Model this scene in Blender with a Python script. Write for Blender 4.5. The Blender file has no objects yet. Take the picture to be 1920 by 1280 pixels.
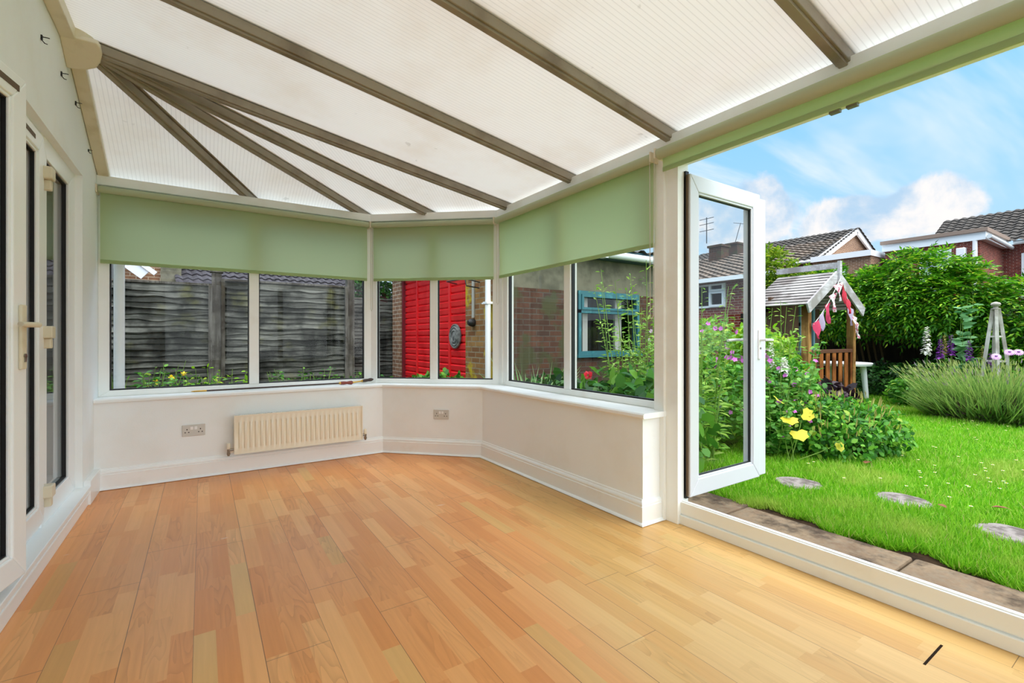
import bpy, math, random
import numpy as np
from mathutils import Vector, Matrix

# ------------------------------------------------------------------ camera, sky, sun, exposure
scn = bpy.context.scene
COL = scn.collection
cam_d = bpy.data.cameras.new('camera'); cam = bpy.data.objects.new('camera', cam_d); COL.objects.link(cam)
cam.location = (0, 0, 1.05); cam.rotation_euler = (math.radians(90), 0, -math.radians(33.5))
cam_d.sensor_width = 36; cam_d.lens = 878 / 1920 * 36; cam_d.shift_y = -6 / 1920
cam_d.clip_start = 0.02; cam_d.clip_end = 500
scn.camera = cam
scn.view_settings.view_transform = 'Standard'; scn.view_settings.look = 'None'
scn.view_settings.gamma = 1; scn.view_settings.use_curve_mapping = False
scn.view_settings.exposure = 0.32
try:
    scn.cycles.max_bounces = 14; scn.cycles.transparent_max_bounces = 24
    scn.cycles.diffuse_bounces = 8; scn.cycles.transmission_bounces = 10
    scn.cycles.sample_clamp_indirect = 8; scn.cycles.use_denoising = True
    scn.cycles.caustics_reflective = False; scn.cycles.caustics_refractive = False
except Exception:
    pass


def lin(r, g, b):
    f = lambda c: (c / 255 / 12.92) if c / 255 <= .04045 else ((c / 255 + .055) / 1.055) ** 2.4
    return (f(r), f(g), f(b), 1)


class NT:                                                   # node-tree helper
    def __init__(s, tree): s.t = tree; s.n = tree.nodes; s.l = tree.links
    def new(s, typ, **kw):
        n = s.n.new(typ)
        for k, v in kw.items(): setattr(n, k, v)
        return n
    def put(s, sock, val):
        if hasattr(val, 'node') and hasattr(val, 'is_output'): s.l.new(val, sock)
        else: sock.default_value = val
    def math(s, op, a, b=0.0, c=0.0, clamp=False):
        n = s.new('ShaderNodeMath', operation=op, use_clamp=clamp)
        s.put(n.inputs[0], a); s.put(n.inputs[1], b); s.put(n.inputs[2], c)
        return n.outputs[0]
    def vmath(s, op, a, b=(0, 0, 0)):
        n = s.new('ShaderNodeVectorMath', operation=op); s.put(n.inputs[0], a); s.put(n.inputs[1], b)
        return n.outputs['Value'] if op in ('DOT_PRODUCT', 'LENGTH', 'DISTANCE') else n.outputs[0]
    def mix(s, f, a, b, typ='MIX'):
        n = s.new('ShaderNodeMix', data_type='RGBA', blend_type=typ)
        s.put(n.inputs[0], f); s.put(n.inputs[6], a); s.put(n.inputs[7], b)
        return n.outputs[2]
    def ramp(s, f, stops, interp='LINEAR'):
        n = s.new('ShaderNodeValToRGB'); s.put(n.inputs[0], f); cr = n.color_ramp; cr.interpolation = interp
        while len(cr.elements) < len(stops): cr.elements.new(.5)
        for e, (p, c) in zip(cr.elements, stops):
            e.position = p; e.color = c if not isinstance(c, (int, float)) else (c, c, c, 1)
        return n.outputs[0]
    def noise(s, vec, scale, detail=3, rough=.55, dist=0.0):
        n = s.new('ShaderNodeTexNoise'); s.put(n.inputs['Vector'], vec)
        n.inputs['Scale'].default_value = scale; n.inputs['Detail'].default_value = detail
        n.inputs['Roughness'].default_value = rough; n.inputs['Distortion'].default_value = dist
        return n.outputs[0]
    def smooth(s, x, a, b):
        n = s.new('ShaderNodeMapRange', interpolation_type='SMOOTHSTEP')
        s.put(n.inputs[0], x); n.inputs[1].default_value = a; n.inputs[2].default_value = b
        return n.outputs[0]
    def mapping(s, vec, scale=(1, 1, 1), rot=(0, 0, 0), loc=(0, 0, 0)):
        n = s.new('ShaderNodeMapping'); s.put(n.inputs[0], vec)
        n.inputs['Scale'].default_value = scale; n.inputs['Rotation'].default_value = rot; n.inputs['Location'].default_value = loc
        return n.outputs[0]
    def comb(s, x, y, z=0.0):
        n = s.new('ShaderNodeCombineXYZ'); s.put(n.inputs[0], x); s.put(n.inputs[1], y); s.put(n.inputs[2], z)
        return n.outputs[0]
    def sep(s, v):
        n = s.new('ShaderNodeSeparateXYZ'); s.put(n.inputs[0], v); return n.outputs
    def white(s, vec, dim='2D'):
        n = s.new('ShaderNodeTexWhiteNoise', noise_dimensions=dim); s.put(n.inputs['Vector'], vec); return n.outputs[0]


# sky: blue with streaky high cloud, cumulus banks over the garden, a bright overcast dome overhead
world = bpy.data.worlds.new('sky'); scn.world = world; world.use_nodes = True
w = NT(world.node_tree); w.n.clear()
gdir = w.new('ShaderNodeTexCoord').outputs['Generated']
sx, sy, sz = w.sep(gdir)
elev = w.math('ARCSINE', sz)
azim = w.math('ARCTAN2', sx, sy)                              # 0 = +Y, pi/2 = +X
blue = w.ramp(elev, [(0.0, lin(206, 229, 244)), (.22, lin(166, 214, 246)), (.42, lin(138, 203, 248)), (.7, lin(140, 200, 246))])
# high streaks (planar projection stretched)
zz = w.math('MAXIMUM', sz, .03)
px = w.math('DIVIDE', sx, zz); py = w.math('DIVIDE', sy, zz)
pv = w.comb(px, py, 0.0)
st = w.noise(w.mapping(pv, scale=(.22, 1.1, 1), rot=(0, 0, math.radians(38))), 1.3, 5, .55, .5)
stv = w.smooth(st, .44, .72)
skyc = w.mix(w.math('MULTIPLY', stv, .85), blue, lin(236, 243, 250))
# cumulus
dn = w.noise(gdir, 9.0, 7, .58, .2)
dn2 = w.noise(gdir, 3.2, 3, .5)
cum = None
def blob(u, v, ru, rv, amp):
    r = (u - 960) / 878; t = math.radians(33.5)
    x = math.sin(t) + r * math.cos(t); y = math.cos(t) - r * math.sin(t); z = (634 - v) / 878
    L = math.sqrt(x * x + y * y); az = math.atan2(x, y); el = math.atan2(z, L)
    k = 878 * (1 + r * r); du = w.math('DIVIDE', w.math('SUBTRACT', azim, az), ru / k)
    dv = w.math('DIVIDE', w.math('SUBTRACT', elev, el), rv / 878 / L)
    d2 = w.math('ADD', w.math('MULTIPLY', du, du), w.math('MULTIPLY', dv, dv))
    return w.math('MULTIPLY', w.math('EXPONENT', w.math('MULTIPLY', d2, -1.0)), amp)
for a in [(1757, 378, 88, 50, 1.15), (1592, 400, 66, 42, 1.1), (1420, 395, 60, 62, 1.05), (1660, 450, 260, 36, .45), (1330, 420, 120, 70, .75)]:
    b_ = blob(*a); cum = b_ if cum is None else w.math('ADD', cum, b_)
cval = w.math('ADD', w.math('MULTIPLY', w.math('MINIMUM', cum, 1.0), .62), w.math('SUBTRACT', dn, .5))
cmask = w.smooth(cval, .25, .40)
shade = w.smooth(w.noise(w.mapping(gdir, loc=(0, 0, .035)), 9.0, 7, .58, .2), .38, .62)
cloudc = w.mix(shade, lin(178, 208, 234), lin(246, 242, 240))
skyc = w.mix(cmask, skyc, cloudc)
# bright overcast above the frame
dome = w.smooth(elev, math.radians(27), math.radians(58))
skyc = w.mix(dome, skyc, lin(238, 241, 246))
SUNV = Vector((.20, -.84, .52)).normalized()                  # towards the veiled sun, behind the camera
glow = w.math('POWER', w.math('MAXIMUM', w.vmath('DOT_PRODUCT', gdir, tuple(SUNV)), 0.0), 3.0)
skyc = w.mix(w.math('MULTIPLY', glow, .8), skyc, lin(255, 253, 249))
stren = w.math('ADD', w.math('ADD', .90, w.math('MULTIPLY', dome, 3.1)), w.math('MULTIPLY', glow, 2.0))
bg = w.new('ShaderNodeBackground'); w.put(bg.inputs[0], skyc); w.put(bg.inputs[1], stren)
wo = w.new('ShaderNodeOutputWorld'); w.l.new(bg.outputs[0], wo.inputs[0])

sun_d = bpy.data.lights.new('sun', 'SUN'); sun = bpy.data.objects.new('sun', sun_d); COL.objects.link(sun)
sun_d.energy = .6; sun_d.angle = math.radians(75); sun_d.color = (1, .985, .955)
sun.rotation_euler = (-SUNV).to_track_quat('-Z', 'Y').to_euler()


# ------------------------------------------------------------------ materials
MATS = {}
def mat(name, col, rough=.5, spec=.5, var=None, bump=None, metal=0, fn=None, transl=0):
    """plain surface; var=(scale, colour2, amount lo, hi), bump=(scale, strength)"""
    if name in MATS: return MATS[name]
    m = bpy.data.materials.new(name); m.use_nodes = True; t = NT(m.node_tree); t.n.clear()
    out = t.new('ShaderNodeOutputMaterial'); p = t.new('ShaderNodeBsdfPrincipled')
    p.inputs['Roughness'].default_value = rough; p.inputs['Specular IOR Level'].default_value = spec
    p.inputs['Metallic'].default_value = metal
    oc = t.new('ShaderNodeTexCoord').outputs['Object']
    c = col
    if fn: c = fn(t, oc, p)
    if var: c = t.mix(t.smooth(t.noise(oc, var[0], 5, .6), var[2], var[3]), c, var[1])
    t.put(p.inputs['Base Color'], c)
    if bump:
        b = t.new('ShaderNodeBump'); b.inputs['Strength'].default_value = bump[1]; b.inputs['Distance'].default_value = .01
        t.put(b.inputs['Height'], t.noise(oc, bump[0], 4)); t.l.new(b.outputs[0], p.inputs['Normal'])
    sh = p.outputs[0]
    if transl:
        tr = t.new('ShaderNodeBsdfTranslucent'); t.put(tr.inputs[0], c)
        mx = t.new('ShaderNodeMixShader'); mx.inputs[0].default_value = transl
        t.l.new(sh, mx.inputs[1]); t.l.new(tr.outputs[0], mx.inputs[2]); sh = mx.outputs[0]
    t.l.new(sh, out.inputs[0]); MATS[name] = m
    return m


def glass_mat(name, tint, f0):
    m = bpy.data.materials.new(name); m.use_nodes = True; t = NT(m.node_tree); t.n.clear()
    out = t.new('ShaderNodeOutputMaterial')
    tr = t.new('ShaderNodeBsdfTransparent'); tr.inputs[0].default_value = tint
    gl = t.new('ShaderNodeBsdfGlossy'); gl.inputs['Roughness'].default_value = 0.0
    lw = t.new('ShaderNodeLayerWeight'); lw.inputs[0].default_value = .5
    f = t.math('ADD', f0, t.math('MULTIPLY', 1 - f0, t.math('POWER', lw.outputs['Facing'], 5)))
    mx = t.new('ShaderNodeMixShader'); t.put(mx.inputs[0], f)
    t.l.new(tr.outputs[0], mx.inputs[1]); t.l.new(gl.outputs[0], mx.inputs[2]); t.l.new(mx.outputs[0], out.inputs[0])
    return m
GLASS = glass_mat('window_glass', (.93, .95, .94, 1), .016)
DOORGLASS = glass_mat('door_glass', (.95, .97, .97, 1), .04)

UPVC = mat('white_upvc', lin(241, 246, 248), .28, .5)
UPVC_DIRTY = mat('aged_upvc', lin(242, 245, 243), .35, .5, var=(3, lin(235, 235, 229), .5, .75))
CREAM = mat('cream_plastic', lin(222, 214, 190), .4, .5, var=(6, lin(205, 195, 166), .5, .75))
RAFT = mat('rafter_plastic', lin(150, 141, 124), .4, .5, var=(4, lin(122, 110, 92), .45, .75))
UPVC_SHADED = mat('shade_greyed_upvc', lin(208, 211, 218), .3, .5)  # weathered uPVC, darkened further in colour to offset strong light on it
GASK = mat('black_rubber', lin(22, 22, 24), .6)
PAINT = mat('white_wall_paint', lin(240, 245, 247), .8, .2, var=(1.6, lin(236, 239, 238), .45, .7), bump=(160, .06))
GLOSSW = mat('white_gloss_paint', lin(242, 246, 247), .3, .5, var=(5, lin(236, 238, 236), .55, .75))
IVORY = mat('radiator_enamel', lin(234, 226, 206), .3, .5)
CHROME = mat('worn_metal', lin(150, 145, 135), .35, .5, metal=1)
BRASS = mat('brass', lin(200, 160, 80), .3, .5, metal=1)
REDWOOD = mat('red_varnished_wood', lin(128, 42, 18), .25, .6)
DARKWOOD = mat('dark_wood', lin(58, 36, 24), .4, .5)
GREYPL = mat('grey_socket_plastic', lin(206, 204, 198), .35)
SLOT = mat('dark_slot', lin(25, 22, 20), .8, .1)
BROWN = mat('brown_rubber', lin(92, 72, 46), .6)
BLIND = mat('green_blind_fabric', lin(198, 214, 168), .9, .1, transl=.56)
ROLL = mat('rolled_green_fabric', lin(176, 184, 152), .9, .1)
CHAIN = mat('bead_chain', lin(190, 186, 172), .5)
BLACKM = mat('black_metal', lin(24, 24, 26), .5)
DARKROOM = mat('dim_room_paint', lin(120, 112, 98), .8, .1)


def laminate(t, oc, p):
    x, y, z = t.sep(oc)
    xs = t.math('DIVIDE', t.math('ADD', x, .025 + 19.8), .066)
    row = t.math('FLOOR', xs)
    ln = t.math('ADD', .34, t.math('MULTIPLY', t.white(t.comb(row, 7.0)), .22))
    ys = t.math('ADD', t.math('DIVIDE', t.math('ADD', y, 30), ln), t.math('MULTIPLY', t.white(t.comb(row, 1.0)), 9))
    idx = t.math('FLOOR', ys)
    rnd = t.white(t.comb(row, idx)); rnd2 = t.white(t.comb(t.math('ADD', row, 40.5), idx))
    base = t.ramp(rnd, [(0, lin(218, 142, 76)), (.3, lin(224, 151, 86)), (.65, lin(229, 160, 95)), (.9, lin(234, 172, 108)), (1, lin(213, 137, 73))])
    # boards by the garden opening and some near the middle have faded to yellow
    plank = t.math('FLOOR', t.math('DIVIDE', row, 3))
    fade = t.math('ADD', t.smooth(t.math('SUBTRACT', x, t.math('MULTIPLY', y, .36)), .25, 1.15), t.math('MULTIPLY', t.math('SUBTRACT', rnd2, .5), .28))
    fade = t.math('MULTIPLY', t.smooth(fade, .15, 1.0), .8)
    pale = t.ramp(rnd2, [(0, lin(204, 162, 92)), (.5, lin(212, 174, 106)), (1, lin(221, 187, 122))])
    base = t.mix(fade, base, pale)
    odd = t.math('MULTIPLY', t.math('GREATER_THAN', rnd2, .96), .40)
    base = t.mix(odd, base, lin(205, 176, 104))
    # grain: long fibres and cathedral figure
    gv = t.comb(t.math('ADD', x, t.math('MULTIPLY', rnd, 31)), t.math('ADD', y, t.math('MULTIPLY', rnd2, 17)), rnd)
    fib = t.noise(t.mapping(gv, scale=(60, 2.2, 1)), 1.0, 4, .6)
    fig = t.noise(t.mapping(gv, scale=(16, 1.9, 1)), 1.0, 1.5, .35, .35)
    rings = t.math('FRACT', t.math('MULTIPLY', fig, 9))
    rg = t.math('MULTIPLY', t.math('POWER', rings, 2.5), t.smooth(t.white(t.comb(idx, row)), .35, .9))
    g = t.math('ADD', t.math('MULTIPLY', t.math('SUBTRACT', fib, .5), .26), t.math('MULTIPLY', rg, -.16))
    base = t.mix(1.0, base, t.comb(t.math('ADD', 1.0, g), t.math('ADD', 1.0, t.math('MULTIPLY', g, 1.15)), t.math('ADD', 1.0, t.math('MULTIPLY', g, 1.4))), 'MULTIPLY')
    # plank seams
    fx = t.math('FRACT', t.math('DIVIDE', t.math('ADD', x, .025 + 19.8), .198))
    fx = t.math('MINIMUM', fx, t.math('SUBTRACT', 1.0, fx))
    sw = t.math('MULTIPLY', t.math('ADD', .35, t.white(t.comb(t.math('ROUND', t.math('DIVIDE', t.math('ADD', x, .025 + 19.8), .198)), 3.0))), .0052)
    seam = t.math('LESS_THAN', fx, sw)
    py_ = t.math('ADD', t.math('DIVIDE', t.math('ADD', y, 30), 1.29), t.math('MULTIPLY', t.white(t.comb(plank, 11.0)), 3))
    fy = t.math('FRACT', py_); seam2 = t.math('LESS_THAN', fy, .0016)
    sm = t.math('MULTIPLY', t.math('MAXIMUM', seam, seam2), .72)
    base = t.mix(sm, base, lin(70, 48, 30))
    rough = t.math('ADD', .27, t.math('MULTIPLY', t.noise(oc, 3.0, 3), .16)); t.put(p.inputs['Roughness'], rough)
    # a few white scuffs
    sc = t.smooth(t.noise(t.mapping(oc, scale=(5, 22, 1), rot=(0, 0, .6)), 1.0, 2, .4), .765, .80)
    return t.mix(t.math('MULTIPLY', sc, .6), base, lin(232, 222, 206))
LAMINATE = mat('beech_laminate', None, .35, .45, fn=laminate)


def polycarb():
    m = bpy.data.materials.new('ribbed_polycarbonate'); m.use_nodes = True; t = NT(m.node_tree); t.n.clear()
    out = t.new('ShaderNodeOutputMaterial'); uv = t.new('ShaderNodeUVMap').outputs[0]
    u, v, _ = t.sep(uv); oc = t.new('ShaderNodeTexCoord').outputs['Object']
    s = t.math('ABSOLUTE', t.math('SUBTRACT', t.math('FRACT', t.math('DIVIDE', u, .024)), .5))
    rib = t.smooth(s, .36, .5)
    stain = t.smooth(t.noise(t.mapping(oc, scale=(1, 1, 1)), 1.7, 5, .62), .42, .78)
    c = t.mix(t.math('MULTIPLY', stain, .55), lin(240, 238, 233), lin(222, 210, 194))
    spot = t.smooth(t.noise(oc, 13, 2, .4), .74, .80)
    c = t.mix(t.math('MULTIPLY', spot, .3), c, lin(140, 132, 118))
    c = t.mix(t.math('MULTIPLY', rib, .26), c, lin(150, 146, 140))
    d = t.new('ShaderNodeBsdfDiffuse'); t.put(d.inputs[0], c); tr = t.new('ShaderNodeBsdfTranslucent'); t.put(tr.inputs[0], c)
    mx = t.new('ShaderNodeMixShader'); mx.inputs[0].default_value = .20
    t.l.new(d.outputs[0], mx.inputs[1]); t.l.new(tr.outputs[0], mx.inputs[2])
    gl = t.new('ShaderNodeBsdfGlossy'); gl.inputs['Roughness'].default_value = .35
    mx2 = t.new('ShaderNodeMixShader'); mx2.inputs[0].default_value = .03
    t.l.new(mx.outputs[0], mx2.inputs[1]); t.l.new(gl.outputs[0], mx2.inputs[2]); t.l.new(mx2.outputs[0], out.inputs[0])
    return m
POLY = polycarb()


def bricks(name, c1, c2, mortar, extra=None):
    def fn(t, oc, p):
        x, y, z = t.sep(oc); v = t.comb(t.math('ADD', x, y), z)
        b = t.new('ShaderNodeTexBrick'); t.put(b.inputs['Vector'], v)
        b.inputs['Color1'].default_value = c1; b.inputs['Color2'].default_value = c2; b.inputs['Mortar'].default_value = mortar
        b.inputs['Scale'].default_value = 1; b.inputs['Mortar Size'].default_value = .008; b.inputs['Brick Width'].default_value = .225
        b.inputs['Row Height'].default_value = .075; b.inputs['Bias'].default_value = 0
        c = t.mix(t.math('MULTIPLY', t.smooth(t.noise(oc, 9, 4), .4, .7), .45), b.outputs[0], (c1[0] * .45, c1[1] * .45, c1[2] * .5, 1))
        if extra: c = t.mix(t.math('MULTIPLY', t.smooth(t.noise(oc, 2.6, 4, .6), extra[1], extra[1] + .12), .85), c, extra[0])
        bm = t.new('ShaderNodeBump'); bm.inputs['Strength'].default_value = .5; bm.inputs['Distance'].default_value = .01; bm.invert = True
        t.put(bm.inputs['Height'], b.outputs[1]); t.l.new(bm.outputs[0], p.inputs['Normal'])
        return c
    return mat(name, None, .85, .15, fn=fn)
BRICK_RED = bricks('red_brick', lin(140, 62, 50), lin(104, 46, 42), lin(168, 148, 134))
BRICK_BUNG = bricks('bungalow_brick', lin(146, 66, 44), lin(118, 50, 38), lin(178, 158, 138))
BRICK_BROWN = bricks('brown_brick', lin(150, 112, 84), lin(124, 88, 68), lin(186, 170, 150))
BRICK_MOSS = bricks('mossy_yellow_brick', lin(164, 122, 72), lin(128, 84, 52), lin(150, 136, 112), (lin(196, 172, 30), .54))
BRICK_SHED = bricks('shed_brick', lin(92, 62, 48), lin(68, 50, 42), lin(84, 76, 68), (lin(70, 72, 48), .5))
RENDER = mat('grey_concrete_band', lin(112, 108, 92), .9, .1, var=(3, lin(84, 82, 70), .4, .65), bump=(40, .3))


def weathered(name, c1, c2, c3, axis='x', moss=None, each=0):
    def fn(t, oc, p):
        sc = {'x': (1.2, 20, 20), 'z': (20, 20, 1.2), 'y': (20, 1.2, 20)}[axis]
        g = t.noise(t.mapping(oc, scale=sc), 1.6, 6, .65, .4)
        n = t.noise(oc, 2.2, 4, .6)
        c = t.mix(t.smooth(g, .32, .68), c1, c2); c = t.mix(t.smooth(n, .42, .64), c, c3)
        if moss: c = t.mix(t.math('MULTIPLY', t.smooth(t.noise(t.mapping(oc, loc=(4, 2, 1)), 1.9, 3, .6), .56, .72), .55), c, moss)
        if each:
            r = t.math('ADD', 1 - each, t.math('MULTIPLY', t.new('ShaderNodeNewGeometry').outputs['Random Per Island'], 2 * each)); c = t.mix(1.0, c, t.comb(r, r, r), 'MULTIPLY')
        return c
    return mat(name, None, .85, .15, fn=fn, bump=(60, .25))
FENCE = weathered('weathered_fence_board', lin(52, 52, 48), lin(116, 116, 109), lin(36, 37, 33), 'x', lin(96, 94, 34), each=.35)
FPOST = weathered('weathered_fence_post', lin(74, 70, 64), lin(118, 114, 108), lin(54, 48, 42), 'z', lin(76, 70, 46))
GREYWOOD = weathered('silvered_wood', lin(160, 156, 160), lin(196, 192, 196), lin(140, 134, 132), 'x')
OBELWOOD = weathered('silvered_obelisk_wood', lin(168, 164, 156), lin(214, 210, 204), lin(148, 140, 130), 'z')
POSTWOOD = weathered('brown_post_wood', lin(128, 92, 48), lin(176, 136, 82), lin(110, 76, 40), 'z')
RAILWOOD = weathered('stained_baluster_wood', lin(122, 70, 30), lin(158, 98, 48), lin(98, 54, 26), 'z')
HEDGESHADE = weathered('hedge_shade_boards', lin(30, 24, 20), lin(44, 36, 30), lin(22, 18, 16), 'z')  # shade under the hedge put into the board colour
TILE = mat('grey_roof_tile', lin(82, 77, 72), .8, .2, var=(5, lin(54, 50, 47), .4, .65), bump=(30, .3))
TILE_L = mat('lilac_grey_roof_tile', lin(66, 62, 68), .75, .2, var=(4, lin(48, 45, 50), .4, .65))
SHINGLE = weathered('wooden_shingle', lin(138, 132, 128), lin(182, 178, 174), lin(120, 112, 108), 'y')
REDDOOR = mat('red_garage_paint', lin(230, 40, 44), .25, .5, var=(3, lin(212, 28, 34), .45, .7))
TURQ = mat('turquoise_paint', lin(38, 96, 104), .45, .4, var=(8, lin(56, 122, 128), .5, .7))
BLUEF = mat('dark_blue_paint', lin(30, 74, 92), .5)
WHITEPL = mat('white_plastic', lin(240, 240, 240), .35)
GUTTER = mat('grey_white_gutter', lin(214, 218, 218), .4)
DARKGLASS = mat('dark_window_glass', lin(16, 20, 22), .05, .8)
STONE = mat('stepping_stone', lin(138, 130, 126), .9, .1, var=(14, lin(96, 88, 84), .4, .65), bump=(60, .5))
def slabf(t, oc, p):
    a = t.noise(oc, 2.3, 6, .65); b = t.noise(oc, 26, 4, .6)
    c = t.mix(t.smooth(a, .36, .66), lin(146, 126, 102), lin(112, 92, 74))
    c = t.mix(t.smooth(b, .4, .75), c, lin(128, 114, 96))
    d = t.math('MULTIPLY', t.smooth(t.noise(t.mapping(oc, loc=(3.1, 8.2, 0)), 2.0, 6, .7), .45, .60), .8)
    return t.mix(d, c, lin(46, 38, 34))
SLAB = mat('sandstone_slab', None, .9, .12, fn=slabf, bump=(34, .5))
SOIL = mat('soil', lin(58, 44, 32), .95, .05, var=(9, lin(34, 26, 20), .4, .65), bump=(30, .8))
def lawnf(t, oc, p):
    a = t.noise(oc, 1.1, 5, .6); b = t.noise(oc, 8, 4, .6)
    c = t.mix(t.smooth(a, .4, .68), lin(88, 150, 28), lin(122, 178, 40))
    c = t.mix(t.smooth(b, .52, .75), c, lin(150, 168, 70))
    return t.mix(t.math('MULTIPLY', t.smooth(t.noise(t.mapping(oc, loc=(9, 3, 0)), 1.7, 5, .6), .60, .72), .6), c, lin(160, 140, 84))
LAWN = mat('lawn_turf', None, .95, .05, fn=lawnf, bump=(30, .8))


def leafmat(name, stops, tr=.35, rough=.45, patch=None):
    def fn(t, oc, p):
        r = t.new('ShaderNodeNewGeometry').outputs['Random Per Island']
        c = t.ramp(r, stops)
        if patch: c = t.mix(t.math('MULTIPLY', t.smooth(t.noise(oc, patch[1], 3, .5), .5, .7), .7), c, patch[0])
        return c
    return mat(name, None, rough, .3, fn=fn, transl=tr)
L_WIST = leafmat('wisteria_leaf', [(0, lin(34, 84, 14)), (.4, lin(66, 132, 22)), (.75, lin(104, 168, 30)), (.95, lin(156, 196, 46)), (1, lin(190, 200, 60))])
L_DARK = leafmat('dark_leaf', [(0, lin(20, 52, 18)), (.5, lin(42, 88, 30)), (1, lin(70, 122, 40))], .25)
L_MID = leafmat('mid_leaf', [(0, lin(40, 98, 26)), (.5, lin(72, 140, 36)), (.9, lin(116, 176, 54)), (1, lin(170, 190, 70))])
L_LIME = leafmat('lime_leaf', [(0, lin(96, 150, 24)), (.5, lin(134, 186, 36)), (1, lin(186, 206, 70))])
L_WILL = leafmat('willow_leaf', [(0, lin(82, 134, 36)), (.5, lin(126, 172, 56)), (1, lin(172, 196, 96))])
L_HYD = leafmat('hydrangea_leaf', [(0, lin(30, 78, 26)), (.5, lin(60, 122, 36)), (1, lin(118, 168, 58))], .3)
L_LAV = leafmat('lavender_leaf', [(0, lin(92, 130, 66)), (.5, lin(138, 172, 84)), (1, lin(186, 204, 116))], .3)
L_MALL = leafmat('mallow_leaf', [(0, lin(58, 122, 40)), (.5, lin(96, 160, 58)), (1, lin(142, 190, 84))])
L_YELL = leafmat('yellow_leaf', [(0, lin(222, 200, 40)), (.6, lin(236, 214, 60)), (1, lin(196, 196, 60))])
L_PURP = leafmat('purple_leaf', [(0, lin(30, 20, 26)), (.6, lin(58, 38, 46)), (1, lin(84, 58, 62))], .15)
L_STRAP = leafmat('strap_leaf', [(0, lin(110, 160, 84)), (1, lin(184, 212, 156))], .3)
L_GRASS = leafmat('grass_blade', [(0, lin(84, 148, 20)), (.4, lin(116, 180, 30)), (.85, lin(150, 202, 50)), (.96, lin(182, 198, 96)), (1, lin(200, 184, 124))], .35, patch=(lin(172, 190, 84), 1.5))
L_GLAUC = leafmat('glaucous_leaf', [(0, lin(90, 150, 96)), (1, lin(140, 188, 132))])
L_SEED = leafmat('seed_head', [(0, lin(150, 138, 72)), (1, lin(206, 190, 120))], .2)
F_PINK = leafmat('pink_petal', [(0, lin(196, 84, 190)), (1, lin(222, 134, 214))], .3)
F_PALE = leafmat('pale_pink_petal', [(0, lin(226, 168, 222)), (1, lin(246, 214, 240))], .3)
F_PURP = leafmat('purple_petal', [(0, lin(112, 40, 140)), (1, lin(162, 84, 190))], .3)
F_WHITE = leafmat('white_petal', [(0, lin(236, 234, 226)), (1, lin(252, 250, 246))], .3)
F_RED = leafmat('red_petal', [(0, lin(220, 40, 60)), (1, lin(240, 84, 100))], .3)
F_YEL = leafmat('yellow_petal', [(0, lin(240, 206, 30)), (1, lin(250, 226, 60))], .3)
STEM = mat('green_stem', lin(110, 140, 60), .7, .2)
BARK = mat('brown_stem', lin(84, 66, 46), .9, .1)


# ------------------------------------------------------------------ mesh builder and object helpers
def wloc(o):
    v = Vector((0, 0, 0))
    while o is not None: v = v + o.location; o = o.parent
    return v


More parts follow.
